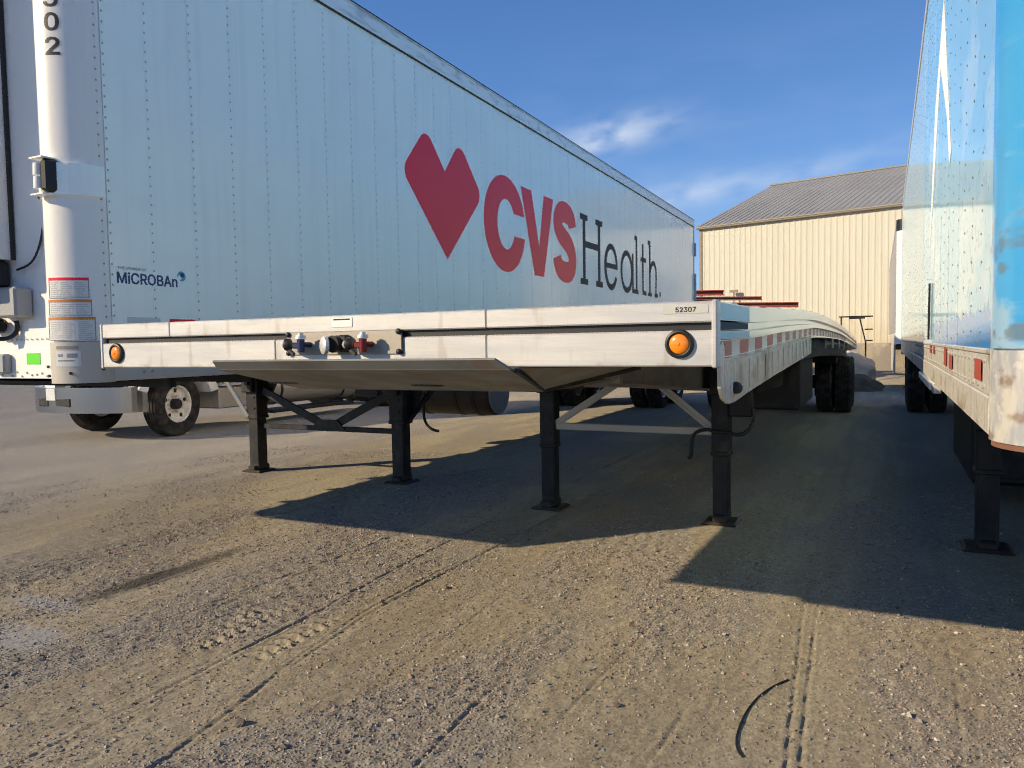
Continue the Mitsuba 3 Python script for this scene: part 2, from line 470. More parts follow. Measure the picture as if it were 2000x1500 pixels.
def wheel(parent, c, out, r=0.5, w=0.27, rim='rim_mat', steer=0.0, name='wheel', face=True):
    """truck wheel with its centre at c; out = +1 when its face looks towards +X"""
    k = key_for(parent + '__' + name)
    ax = np.array([out * math.cos(steer), math.sin(steer) * out, 0])
    h = w / 2
    prof = [(r * 0.56, -h * 0.82), (r * 0.62, -h * 0.97), (r * 0.80, -h * 1.03), (r * 0.93, -h * 0.96), (r * 0.985, -h * 0.82)]
    for g in (-0.55, -0.18, 0.18, 0.55):
        prof += [(r, (g - 0.075) * h), (r * 0.962, (g - 0.05) * h), (r * 0.962, (g + 0.05) * h), (r, (g + 0.075) * h)]
    prof += [(r * 0.985, h * 0.82), (r * 0.93, h * 0.96), (r * 0.80, h * 1.03), (r * 0.62, h * 0.97), (r * 0.56, h * 0.82)]
    part(k, 'tyre', lathe(prof, c, ax, 56), 'tyre_mat', 30)
    d, a, b = frame(ax)
    c = np.asarray(c, float)
    if not face:
        part(k, 'rim', lathe([(r * 0.565, -h * 0.8), (r * 0.5, -h * 0.6), (r * 0.48, h * 0.6), (r * 0.565, h * 0.8)], c, ax, 40), rim, 30)
        return k
    disc = lathe([(0.0, h * 0.18), (r * 0.30, h * 0.18), (r * 0.36, h * 0.35), (r * 0.44, h * 0.42), (r * 0.50, h * 0.30), (r * 0.525, h * 0.75), (r * 0.575, h * 0.88),
                  (r * 0.575, h * 0.78), (r * 0.53, h * 0.6), (r * 0.52, -h * 0.8), (r * 0.49, -h * 0.8), (r * 0.48, h * 0.2), (r * 0.43, h * 0.3), (r * 0.35, h * 0.25), (r * 0.29, h * 0.08), (0, h * 0.08)], c, ax, 48)
    part(k, 'rim', disc, rim, 30)
    hub = [lathe([(r * 0.17, h * 0.18), (r * 0.165, h * 0.75), (r * 0.14, h * 0.95), (0, h * 0.97)], c, ax, 24)]
    part(k, 'hub', cat(hub), 'black_mat', 30)
    nuts, holes = [], []
    for i in range(10):
        t = i * math.pi / 5
        q = c + d * h * 0.18 + (a * math.cos(t) + b * math.sin(t)) * r * 0.25
        nuts.append(cyl(q, q + d * 0.035, 0.016, 6))
    part(k, 'wheel_nuts', cat(nuts), 'galv_mat', kind='stuff')
    for i in (0, 1, 2, 3, 4):
        t = 0.9 + i * math.pi * 0.4
        q = c + d * h * 0.40 + (a * math.cos(t) + b * math.sin(t)) * r * 0.425
        holes.append(lathe([(0.0, 0.010), (0.028, 0.008), (0.033, 0.0)], q, d, 14))
    part(k, 'hand_holes', cat(holes), 'black_mat', 30, kind='stuff')
    return k


# ------------------------------------------------------------------ ground
TRACKS = [  # polyline (x, y), half width, depth
    ([(-2.53, 0.6), (-2.53, 1.9), (-2.55, 2.9), (-2.60, 3.6), (-2.66, 5.2), (-2.66, 9)], 0.011, 0.017),
    ([(-2.48, 1.5), (-2.49, 2.2), (-2.50, 2.6)], 0.008, 0.009),
    ([(-2.02, 1.2), (-2.10, 1.7), (-2.19, 2.2), (-2.23, 2.5), (-2.29, 3.0), (-2.30, 3.55), (-2.28, 4.2), (-2.25, 6)], 0.012, 0.016),
    ([(-2.13, 1.9), (-2.245, 2.4), (-2.33, 3.0), (-2.345, 3.5), (-2.33, 4.2)], 0.010, 0.013),
    ([(-3.2, 1.2), (-3.25, 1.8), (-3.27, 2.1), (-3.19, 2.5), (-3.155, 2.8), (-3.13, 3.2), (-3.09, 3.7), (-3.05, 5)], 0.012, 0.014),
    ([(-0.24, 2.2), (-0.25, 2.46), (-0.285, 3.08), (-0.325, 3.95), (-0.36, 6)], 0.009, 0.014),
    ([(-0.20, 2.2), (-0.21, 2.48), (-0.237, 3.1), (-0.263, 3.97), (-0.29, 6)], 0.009, 0.012),
    ([(-0.17, 3.3), (-0.19, 3.97)], 0.006, 0.007),
    ([(0.25, 2.4), (0.25, 2.72), (0.28, 3.24), (0.283, 3.91)], 0.012, 0.010),
    ([(-1.31, 1.7), (-1.323, 2.08), (-1.337, 2.38), (-1.35, 2.75)], 0.011, 0.016),
    ([(-0.66, 2.2), (-0.632, 2.42), (-0.618, 2.76)], 0.012, 0.018),
    ([(-0.55, 2.55), (-0.545, 2.95)], 0.008, 0.009),
    ([(-0.59, 2.9), (-0.60, 3.2)], 0.007, 0.008),
    ([(-1.02, 2.3), (-0.98, 3.0), (-0.93, 4.0)], 0.010, 0.009),
    ([(-5.30, 2.0), (-5.29, 2.96), (-5.24, 4.1), (-5.2, 6)], 0.018, 0.013),
    ([(-4.62, 1.8), (-4.66, 3.2), (-4.62, 5.0)], 0.016, 0.010),
    ([(-6.45, 2.6), (-6.5, 3.6), (-6.67, 4.7), (-7.3, 6.5)], 0.022, 0.016),
    ([(-7.6, 3.0), (-7.8, 5), (-8.5, 8)], 0.025, 0.016),
    ([(-2.95, 2.2), (-2.93, 3.3), (-2.9, 4.2)], 0.010, 0.008),
    ([(-1.78, 2.4), (-1.80, 3.6)], 0.010, 0.008),
    ([(-3.75, 2.2), (-3.72, 3.0), (-3.66, 4.4)], 0.011, 0.010),
    ([(-0.80, 3.0), (-0.74, 3.9)], 0.009, 0.008),
]


def gheight(x, y):
    z = 1.15 * np.clip((y - 26) / 7.0, 0, 1) ** 2 * (3 - 2 * np.clip((y - 26) / 7.0, 0, 1))
    near = np.clip((16 - y) / 6, 0, 1)
    z = z + near * 0.020 * (meshkit.fbm(np.stack([x * 1.1, y * 0.5, 0 * x], -1), 3, 5) - 0.5)
    m = np.clip((patch(x, y, np.sin) - 0.35) * 3, 0, 1)
    nz = (x > -5.2) & (x < 1.5) & (y < 7)
    q = np.stack([x * 28, y * 24, 0 * x], -1)
    z[nz] += (meshkit.fbm(q[nz], 2, 11) - 0.5) * (0.006 + 0.010 * m[nz])
    for pl, w, dep in TRACKS:
        pl, w, dep = np.array(pl), w * 0.70, dep * 0.50
        inb = (y > pl[:, 1].min()) & (y < pl[:, 1].max()) & (x > pl[:, 0].min() - 0.15) & (x < pl[:, 0].max() + 0.15)
        if not inb.any():
            continue
        xi, yi = x[inb], y[inb]
        cx = np.interp(yi, pl[:, 1], pl[:, 0]) + 0.010 * (meshkit.noise(np.stack([yi * 3, 0 * yi, 0 * yi + w * 900], -1)) - 0.5)
        e = np.clip(np.minimum(yi - pl[:, 1].min(), pl[:, 1].max() - yi) / 0.25, 0, 1)
        amp = dep * e * (0.35 + 0.8 * meshkit.noise(np.stack([yi * 2.3, 0 * yi, 0 * yi + w * 500 + pl[0, 0] * 7], -1)))
        t = (xi - cx) / w
        z[inb] += amp * (-np.exp(-t * t) + 0.35 * np.exp(-((np.abs(t) - 2.2) / 0.9) ** 2))
    for cx, y0, y1 in ((-2.755, 2.28, 2.99), (-2.42, 2.32, 2.95), (-2.86, 2.5, 2.9)):
        inb = (np.abs(x - cx) < 0.09) & (y > y0) & (y < y1)
        xi, yi = x[inb], y[inb]
        e = np.clip(np.minimum(yi - y0, y1 - yi) / 0.15, 0, 1) * np.exp(-((xi - cx) / 0.05) ** 4)
        ph = (yi + np.abs(xi - cx) * 0.4) / 0.072
        z[inb] += -0.021 * e * np.clip(np.sin(ph * 2 * np.pi) * 1.8 - 0.2, -0.45, 1)
    for fx, fy in FEET:
        d2 = ((x - fx) ** 2 + (y - fy) ** 2) / 0.22 ** 2
        k = np.exp(-d2 ** 2)
        z = z * (1 - k) + 0.004 * k
    return z


FEET = [(-6.09, 6.12), (-4.215, 6.12), (-2.40, 5.6), (-1.03, 5.6), (0.66, 5.5), (2.05, 5.5), (-9.9, 8.2), (-11.95, 8.3)]


def axis(dense0, dense1, step, far0, far1, grow=1.09):
    a = list(np.arange(dense0, dense1 + 1e-9, step))
    s, v = step, dense1
    while v < far1:
        s = min(s * grow, far1 - dense1)
        v += s
        a.append(v)
    s, v, lo = step, dense0, []
    while v > far0:
        s *= grow
        v -= s
        lo.append(v)
    return np.array(lo[::-1] + a)


gx = axis(-4.6, 0.75, 0.009, -700, 700)
gy = axis(1.3, 6.4, 0.0145, -200, 900)
X, Y = np.meshgrid(gx, gy, indexing='ij')
Z = gheight(X.ravel(), Y.ravel())
V = np.stack([X.ravel(), Y.ravel(), Z], -1)
ii, jj = np.meshgrid(np.arange(len(gx) - 1), np.arange(len(gy) - 1), indexing='ij')
ny = len(gy)
q = np.stack([ii * ny + jj, (ii + 1) * ny + jj, (ii + 1) * ny + jj + 1, ii * ny + jj + 1], -1).reshape(-1, 4)
gm = trimesh.Trimesh(V, np.vstack([q[:, [0, 1, 2]], q[:, [0, 2, 3]]]), process=False)
scene['ground'] = mikit.ply(gm, 'ground_mat', smooth=True)
labels['ground'] = {'kind': 'structure', 'label': 'tan gravel yard with tyre tracks and loose stones'}


def stones(n, x0, x1, y0, y1, smin, smax, power, seed, floor=0.10):
    r = np.random.default_rng(seed)
    x, y = r.uniform(x0, x1, n), r.uniform(y0, y1, n)
    vis = (x / np.maximum(y, 0.1) > -1.85) & (x / np.maximum(y, 0.1) < 0.20) & (y * 0.897 - x * 0.438 > 2.15)
    pm = patch(x, y, np.sin) + (meshkit.fbm(np.stack([x * 3.2, y * 1.6, 0 * x], -1), 3, 2) - 0.5) * 0.9
    keep = vis & (r.uniform(0, 1, n) < floor + (1 - floor) * np.clip((pm - 0.36) * 3.0, 0, 1))
    x, y = x[keep], y[keep]
    k = len(x)
    s = smin + (smax - smin) * r.uniform(0, 1, k) ** power
    base = np.array([[1, 0, 0], [-1, 0, 0], [0, 1, 0], [0, -1, 0], [0, 0, 1], [0, 0, -1.0]])
    fc = np.array([[0, 2, 4], [2, 1, 4], [1, 3, 4], [3, 0, 4], [2, 0, 5], [1, 2, 5], [3, 1, 5], [0, 3, 5]])
    v = base[None] * r.uniform(0.6, 1.3, (k, 6, 1)) * s[:, None, None] * np.array([1, 1, 0.7]) + r.normal(0, 0.22, (k, 6, 3)) * s[:, None, None]
    an = r.uniform(0, 6.28, k)
    ca, sa = np.cos(an)[:, None], np.sin(an)[:, None]
    v = np.stack([v[..., 0] * ca - v[..., 1] * sa, v[..., 0] * sa + v[..., 1] * ca, v[..., 2]], -1)
    z = gheight(x, y)
    v += np.stack([x, y, z + s * 0.15], -1)[:, None]
    pal = np.array([[0.42, 0.36, 0.29], [0.34, 0.29, 0.24], [0.52, 0.45, 0.37], [0.44, 0.31, 0.25], [0.20, 0.185, 0.18], [0.68, 0.63, 0.56], [0.36, 0.35, 0.35]])
    pal = pal * 0.70
    col = pal[r.choice(7, k, p=[.24, .19, .16, .12, .11, .09, .09])] * r.uniform(0.8, 1.15, (k, 1))
    wet = np.exp(-((x + 3.83) / 0.13) ** 2 - ((y - 3.1) / 0.65) ** 2)
    col = col * (1 - 0.6 * wet[:, None])
    f = (fc[None] + (np.arange(k) * 6)[:, None, None]).reshape(-1, 3)
    return v.reshape(-1, 3), f, np.repeat(col, 6, axis=0)


parts_, off = [], 0
vs, fs, cs = [], [], []
for a in (stones(125000, -4.8, 0.8, 1.2, 4.6, 0.0018, 0.0075, 3.0, 1, 0.42), stones(30000, -7.5, 0.8, 3.6, 8.0, 0.004, 0.012, 3.0, 2), stones(8000, -4.6, 0.8, 1.3, 5.0, 0.005, 0.011, 2.2, 3), stones(420, -4.6, 0.8, 1.3, 4.5, 0.010, 0.017, 2.5, 6)):
    vs.append(a[0]); fs.append(a[1] + off); cs.append(a[2]); off += len(a[0])
gv, gf, gc = np.vstack(vs), np.vstack(fs), np.vstack(cs)
gm2 = trimesh.Trimesh(gv, gf, process=False)
# flat facets: one vertex per corner
fv = gv[gf].reshape(-1, 3)
gm2 = trimesh.Trimesh(fv, np.arange(len(fv)).reshape(-1, 3), process=False)
scene['gravel'] = mikit.ply(gm2, 'gravel_mat', smooth=False, color=gc[gf].reshape(-1, 3))
labels['gravel'] = {'label': 'loose grey and tan gravel stones scattered over the yard', 'category': 'gravel', 'kind': 'stuff'}

# ------------------------------------------------------------------ flatbed trailer
fb = thing('flatbed_trailer', 'low aluminium flatbed trailer with empty arched deck, amber marker lamps and black landing legs', 'trailer')
XL, XR, YF, ZB, ZT = -3.0, -0.409, 2.131, 1.272, 1.456
PY = np.array([2.131, 2.7, 4.26, 6.17, 9.5, 12.94, 15.8, 16.9])
PZ = np.array([1.456, 1.461, 1.503, 1.536, 1.515, 1.437, 1.358, 1.325])
from scipy.interpolate import PchipInterpolator
ztop = PchipInterpolator(PY, PZ)
YE = 16.9
ysamp = np.r_[np.linspace(YF + 0.03, 6, 24), np.linspace(6.4, YE, 30)]
zf = lambda y: float(ztop(y))
# headboard: three boards below and above the slot
for x0, x1 in ((XL, -2.0204), (-2.0196, -1.1304), (-1.1296, XR)):
    part(fb, 'front_panel', bx(x0, x1, YF, YF + 0.035, ZB, 1.3745, 0.004), 'alu_mat')
for x0, x1 in ((XL, -2.5804), (-2.5796, -1.1304), (-1.1296, XR)):
    part(fb, 'front_panel', bx(x0, x1, YF, YF + 0.035, 1.3965, ZT, 0.004), 'alu_mat')
part(fb, 'front_slot', bx(XL + 0.01, XR - 0.01, YF + 0.016, YF + 0.030, 1.374, 1.397), 'black_mat', label='black slot running across the front panel')
part(fb, 'corner_cap', bx(XR - 0.010, XR + 0.006, YF - 0.005, YF + 0.045, ZB - 0.004, ZT + 0.003, 0.004), 'alu_mat')
part(fb, 'corner_cap', bx(XL - 0.004, XL + 0.012, YF - 0.004, YF + 0.045, ZB - 0.004, ZT + 0.002, 0.004), 'alu_mat')
part(fb, 'front_lip', bx(XL + 0.02, XR - 0.02, YF + 0.036, YF + 0.09, ZB + 0.004, ZB + 0.012), 'dirty_alu_mat')
# decal plates
part(fb, 'number_plate', bx(-0.556, -0.428, YF - 0.0018, YF + 0.001, 1.4225, 1.4445), 'strip_mat', label='white number strip reading 52307')
part(fb, 'number_lettering', text('52307', 0.013, 'XZ', YF - 0.0020, -0.520, 1.4270, width=0.058, bold=True), 'dark_decal_mat')
part(fb, 'data_plate', bx(-1.752, -1.660, YF - 0.0025, YF + 0.001, 1.4135, 1.4475, 0.001), 'cast_mat')
part(fb, 'data_plate_stripe', bx(-1.742, -1.670, YF - 0.0035, YF - 0.0024, 1.4385, 1.4435), 'navy_decal_mat')
# marker lamps
for cx, cz in ((-0.509, 1.3365), (-2.900, 1.333)):
    k = key_for(fb + '__marker_lamp')
    part(k, 'grommet', lathe([(0.029, 0.0), (0.029, 0.010), (0.034, 0.013), (0.039, 0.011), (0.0415, 0.005), (0.0415, -0.002), (0.02, -0.002)], (cx, YF, cz), (0, -1, 0), 36), 'black_mat', 30)
    prof = [(0.0, 0.0165), (0.008, 0.0163), (0.016, 0.0152), (0.023, 0.0130), (0.0275, 0.0095), (0.029, 0.004), (0.0285, 0.0)]
    part(k, 'lens', lathe(prof, (cx, YF, cz), (0, -1, 0), 36), 'amber_mat', 30)
    part(k, 'lens_boss', sphere((cx, YF - 0.0155, cz), 0.0055, 2, (1, 0.45, 1)) if False else lathe([(0.0, 0.0185), (0.004, 0.018), (0.006, 0.016)], (cx, YF, cz), (0, -1, 0), 16), 'amber_mat', 30)
# gladhand box
gb = part(fb, 'connector_plate', bx(-1.957, -1.452, YF - 0.006, YF + 0.002, 1.3165, 1.399, 0.002), 'plate_mat', label='pale plate carrying the air and power couplings')
part(gb, 'edge', bx(-1.4535, -1.4485, YF - 0.007, YF + 0.001, 1.317, 1.398), 'black_mat')
for x, z in ((-1.948, 1.392), (-1.948, 1.324), (-1.462, 1.394), (-1.462, 1.325)):
    part(gb, 'bolt', lathe([(0.010, 0.0), (0.010, 0.006), (0.006, 0.010), (0, 0.011)], (x, YF - 0.006, z), (0, -1, 0), 12), 'black_mat', 30)


def gladhand(x, z, m, name, lab):
    k = key_for(fb + '__' + name)
    y = YF - 0.055
    part(k, 'body', cat([cyl((x, y, z - 0.027), (x, y, z + 0.020), 0.0125, 18, 0.014), cyl((x, y, z), (x, YF - 0.006, z), 0.010, 14),
                         beam((x, y, z - 0.004), (x - 0.034, y - 0.004, z - 0.002), 0.020, 0.022, b=0.004)]), m, 30, label=lab)
    part(k, 'cap', cat([cyl((x, y, z + 0.021), (x, y, z + 0.033), 0.020, 18, 0.018), cyl((x, y, z + 0.032), (x, y, z + 0.042), 0.010, 12)]), 'cast_mat', 30)
    part(k, 'seal', lathe([(0, 0.02), (0.010, 0.02), (0.021, 0.014), (0.023, 0.006), (0.021, -0.004), (0, -0.006)], (x - 0.048, y - 0.006, z + 0.001), (-1, -0.35, 0), 22), 'black_mat', 30)
    part(k, 'detent', beam((x - 0.045, y - 0.012, z - 0.018), (x - 0.020, y - 0.014, z - 0.034), 0.010, 0.010), 'black_mat')
    part(k, 'fitting', cyl((x - 0.085, y + 0.014, z), (x - 0.060, y + 0.004, z), 0.014, 14, 0.018), 'grey_mat', 30)


gladhand(-1.848, 1.354, 'blue_body_mat', 'gladhand', 'blue air coupling')
gladhand(-1.576, 1.352, 'red_body_mat', 'gladhand', 'red air coupling')
k = key_for(fb + '__power_socket')
part(k, 'lid', lathe([(0, 0.016), (0.022, 0.015), (0.031, 0.010), (0.034, 0.0), (0.030, -0.004)], (-1.732, YF - 0.060, 1.350), (-0.55, -0.9, 0.03), 26), 'cast_mat', 30, label='pale round lid of the power socket')
part(k, 'barrel', cyl((-1.712, YF - 0.05, 1.354), (-1.706, YF, 1.356), 0.030, 24), 'black_mat', 30)
part(k, 'hinge', bx(-1.700, -1.664, YF - 0.034, YF - 0.005, 1.326, 1.386, 0.006), 'black_mat')
# rails
prof = [(-0.10, 0), (0, 0), (0, -0.053), (-0.034, -0.056), (-0.034, -0.081), (0, -0.084), (0, -0.108), (-0.034, -0.112),
        (-0.034, -0.166), (-0.010, -0.169), (-0.010, -0.177), (-0.10, -0.177)]
part(fb, 'side_rail', sweep_y([(XR + x, z) for x, z in prof], ysamp, zf), 'rail_mat', label='grooved aluminium rail along the right edge of the deck')
part(fb, 'side_rail', sweep_y([(XL - x, z) for x, z in prof][::-1], ysamp, zf), 'rail_mat')
part(fb, 'groove_shade', sweep_y([(XR - 0.030, -0.0795), (XR - 0.004, -0.0795), (XR - 0.004, -0.0575), (XR - 0.030, -0.0575)], np.linspace(YF + 0.04, 2.74, 5), zf), 'groove_shade_mat', label='dark teal strip painting shade into the groove of the right rail')  # dark strip added to paint shade into the groove
for za, zb in ((-0.052, -0.003), (-0.107, -0.085)):
    part(fb, 'rail_end_reflection', sweep_y([(XR - 0.001, za), (XR + 0.0012, za), (XR + 0.0012, zb), (XR - 0.001, zb)], np.linspace(YF + 0.05, 2.74, 5), zf), 'rail_reflection_mat', label='sky blue strip painting a reflection onto the front end of the right rail')  # thin sheets added to paint a blue reflection onto the rail end
part(fb, 'front_end_cap', extr(Point(YF + 0.075, ZB + 0.034).buffer(0.034).union(sbox(YF + 0.036, ZB, YF + 0.09, ZB + 0.06)), 'YZ', XR - 0.03, 0.036), 'cast_mat')
# stake pockets and winch sliders on the rail top
y = 2.42
while y < 9:
    z = zf(y)
    part(fb, 'stake_pocket', cat([bx(XR - 0.085, XR - 0.004, y, y + 0.11, z - 0.002, z + 0.006, 0.002), bx(XR - 0.075, XR - 0.015, y + 0.015, y + 0.095, z + 0.0055, z + 0.0075)]), 'cast_mat')
    y += 0.61
# deck planks
for i in range(8):
    x0 = XL + 0.102 + i * (XR - XL - 0.204) / 8
    x1 = XL + 0.102 + (i + 1) * (XR - XL - 0.204) / 8
    part(fb, 'deck_plank', sweep_y([(x0 + 0.003, -0.036), (x1 - 0.003, -0.036), (x1 - 0.003, -0.004), (x0 + 0.003, -0.004)], ysamp, zf), 'dirty_alu_mat')
# tape in the rail's recess
y, red = 2.375, True
while y < 12.0:
    L = 0.20 if red else 0.16
    ys = np.linspace(y, y + L, 4)
    part(fb, 'reflective_tape', sweep_y([(XR - 0.0335, -0.164), (XR - 0.032, -0.164), (XR - 0.032, -0.115), (XR - 0.0335, -0.115)], ys, zf), 'tape_red_mat' if red else 'tape_white_mat')
    y += L + 0.001
    red = not red
k = part(fb, 'side_marker', bx(XR - 0.034, XR - 0.012, 2.285, 2.365, 1.296, 1.338, 0.008), 'tape_red_mat', label='dull red side marker lamp by the front corner')
part(k, 'bezel', bx(XR - 0.0345, XR - 0.024, 2.235, 2.290, 1.290, 1.343, 0.004), 'black_mat')
# hanging side plate with the round eye
sk = Polygon([(2.225, 1.27), (2.232, 1.205), (2.27, 1.172), (2.36, 1.150), (2.46, 1.148), (2.62, 1.155), (2.71, 1.160), (3.48, 1.188), (5.50, 1.249), (5.50, 1.366), (4.26, 1.334), (2.7, 1.288), (2.3, 1.283)]).buffer(-0.01).buffer(0.01)
kp = part(fb, 'side_plate', extr(sk, 'YZ', XR - 0.014, 0.010), 'dirty_alu_mat', label='streaked tapering plate under the right rail with a dark round stud')
part(kp, 'stud_seat', lathe([(0.0, 0.004), (0.027, 0.004), (0.029, 0.0)], (XR - 0.004, 2.435, 1.195), (1, 0, 0), 24), 'dirty_alu_mat', 30)
part(kp, 'stud', lathe([(0.0, 0.026), (0.010, 0.0245), (0.017, 0.018), (0.020, 0.008), (0.019, 0.0)], (XR, 2.435, 1.195), (1, -0.5, 0), 24), 'black_mat', 30)
for i in range(13):
    y = 2.76 + i * 0.212
    part(kp, 'rib', bx(XR - 0.0045, XR + 0.0005, y, y + 0.03, 1.176 + (y - 2.6) * 0.030, zf(y) - 0.182, 0.002), 'dirty_alu_mat')
# coupler apron below the nose
def plate(pts, th):
    pts = np.asarray(pts, float)
    n = np.cross(pts[1] - pts[0], pts[2] - pts[0])
    n /= np.linalg.norm(n)
    return hull(np.vstack([pts, pts + n * th]))
ap = part(fb, 'coupler_lip', plate([(-2.236, 2.03, 1.297), (-1.050, 2.03, 1.297), (-1.017, 2.068, 1.266), (-2.250, 2.068, 1.266)], 0.008), 'apron_mat')
kap = part(fb, 'coupler_plate', plate([(-2.248, 2.069, 1.265), (-1.018, 2.069, 1.265), (-1.207, 2.75, 1.155), (-2.46, 2.75, 1.150)], 0.010), 'apron_mat', label='sloping coupler plate below the front panel')
part(fb, 'coupler_bed', bx(-2.46, -1.207, 2.752, 3.6, 1.150, 1.162), 'apron_mat')
for x0, x1, y0 in ((-2.41, -2.25, 2.50), (-1.70, -1.55, 2.55)):
    z0 = 1.265 - (y0 - 2.069) * 0.163
    m = extr(affinity.scale(Point(0, 0).buffer(1), (x1 - x0) / 2, 0.030), 'XY', 0, 0.004)
    M = trimesh.transformations.rotation_matrix(-0.157, (1, 0, 0))
    m.apply_transform(M)
    m.apply_translation(((x0 + x1) / 2, y0, z0 - 0.0045))
    part(kap, 'slot', m, 'black_mat')
part(fb, 'coupler_wing', plate([(-1.014, 2.07, 1.268), (-1.0, 3.4, 1.232), (-1.204, 2.76, 1.156)], 0.008), 'apron_mat')
part(fb, 'coupler_wing', plate([(-2.254, 2.07, 1.268), (-2.47, 2.76, 1.151), (-2.70, 3.3, 1.235)], 0.008), 'apron_mat')
part(fb, 'wing_edge', cat([beam((-1.008, 2.10, 1.262), (-1.196, 2.72, 1.166), 0.014, 0.014), beam((-1.196, 2.75, 1.158), (-0.995, 3.38, 1.226), 0.016, 0.016)]), 'steel_mat')
# frame below the deck
for x in (-2.25, -1.16):
    pts = [(3.62, 1.13), (5.6, 0.985), (6.4, 0.985), (13.4, 0.99), (16.7, 0.99)]
    low = [(y, z) for y, z in pts]
    top = [(y, zf(y) - 0.10) for y in np.linspace(16.7, 3.62, 18)]
    part(fb, 'main_beam', extr(Polygon(low + top), 'YZ', x - 0.006, 0.012), 'apron_mat')
    part(fb, 'beam_flange', cat([beam((x, a[0], a[1]), (x, b_[0], b_[1]), 0.13, 0.016) for a, b_ in zip(low[:-1], low[1:])]), 'apron_mat')
y = 2.75
while y < 16.6:
    z = zf(y)
    part(fb, 'crossmember', bx(XL + 0.10, XR - 0.10, y, y + 0.05, z - 0.10, z - 0.037), 'galv_mat')
    y += 0.61
part(fb, 'bulkhead', extr(Polygon([(-2.17, 0.985), (-1.245, 0.985), (-1.32, 1.045), (-1.42, 1.10), (-1.52, 1.15), (-1.62, 1.19), (-1.80, 1.19), (-1.98, 1.11)]), 'XZ', 5.76, 0.01), 'galv_mat', label='beige cross plate behind the landing legs')
part(fb, 'gusset', extr(Polygon([(-1.243, 0.985), (-1.318, 1.045), (-1.418, 1.10), (-1.518, 1.15), (-1.62, 1.19), (-1.62, 1.28), (-0.62, 1.28), (-0.62, 1.02), (-0.85, 0.93), (-1.0, 0.93)]), 'XZ', 5.72, 0.02), 'steel_mat')


def landing_leg(par, x, y, top, w, foot=0.26, mid=0.55, inner=0.88):
    k = key_for(par + '__landing_leg')
    part(k, 'outer_tube', bx(x - w / 2, x + w / 2, y - w / 2, y + w / 2, mid, top, 0.01), 'steel_mat')
    part(k, 'inner_tube', bx(x - w * inner / 2, x + w * inner / 2, y - w * inner / 2, y + w * inner / 2, 0.03, mid + 0.02, 0.008), 'steel_mat')
    part(k, 'collar', bx(x - w * 0.53, x + w * 0.53, y - w * 0.53, y + w * 0.53, mid - 0.015, mid + 0.02, 0.006), 'steel_mat')
    part(k, 'gear_box', cat([bx(x - w * 0.62, x + w * 0.30, y - w * 0.5 - 0.045, y - w * 0.5 - 0.001, top - 0.30, top - 0.10, 0.012), cyl((x, y - w * 0.5 - 0.07, top - 0.2), (x, y - w * 0.5 - 0.04, top - 0.2), 0.022, 14)]), 'steel_mat')
    for bz in (0.10, 0.22):
        part(k, 'bolt', cyl((x + w * 0.22, y - w * 0.5 - 0.010, mid + bz), (x + w * 0.22, y - w * 0.5 + 0.002, mid + bz), 0.012, 8), 'steel_mat')
    part(k, 'foot', cat([hull([(x + sx * foot / 2, y + sy * foot / 2, 0.012) for sx in (-1, 1) for sy in (-1, 1)] + [(x + sx * foot * 0.42, y + sy * foot * 0.42, z_) for sx in (-1, 1) for sy in (-1, 1) for z_ in (0.0, 0.028)]),
                         bx(x - 0.05, x + 0.05, y - foot * 0.45, y + foot * 0.45, 0.026, 0.075, 0.01)]), 'steel_mat')
    return k


for x in (-2.40, -1.03):
    landing_leg(fb, x, 5.6, 1.25, 0.128, foot=0.25, mid=0.52)
lk = fb
part(fb, 'leg_brace', cat([beam((-2.33, 5.57, 0.70), (-1.70, 5.60, 1.105), 0.012, 0.055), beam((-2.31, 5.58, 0.70), (-1.69, 5.61, 1.10), 0.05, 0.010)]), 'galv_mat', label='pale diagonal brace rising from the left leg')
part(fb, 'leg_brace', cat([beam((-1.09, 5.57, 0.70), (-1.60, 5.60, 1.105), 0.012, 0.055), beam((-1.11, 5.58, 0.70), (-1.61, 5.61, 1.10), 0.05, 0.010)]), 'galv_mat', label='pale diagonal brace rising from the right leg')
part(fb, 'cross_bar', bx(-2.336, -1.095, 5.565, 5.605, 0.652, 0.708, 0.004), 'galv_mat', label='pale bar across the two landing legs')
for x in (-1.73, -1.57):
    part(fb, 'brace_bolt', cyl((x, 5.55, 1.09), (x, 5.62, 1.09), 0.018, 10), 'galv_mat')
part(fb, 'crank_handle', tube(np.vstack([spline([(-0.80, 5.50, 0.86), (-0.805, 5.49, 0.74), (-0.84, 5.47, 0.695), (-0.95, 5.46, 0.690)], 14), spline([(-1.05, 5.46, 0.690), (-1.15, 5.45, 0.700), (-1.195, 5.44, 0.672), (-1.215, 5.44, 0.60), (-1.235, 5.44, 0.49)], 20)]), 0.013), 'black_mat', True, label='black crank handle on the right landing leg')
part(fb, 'crank_bracket', bx(-0.965, -0.80, 5.50, 5.60, 0.80, 1.06, 0.01), 'steel_mat')
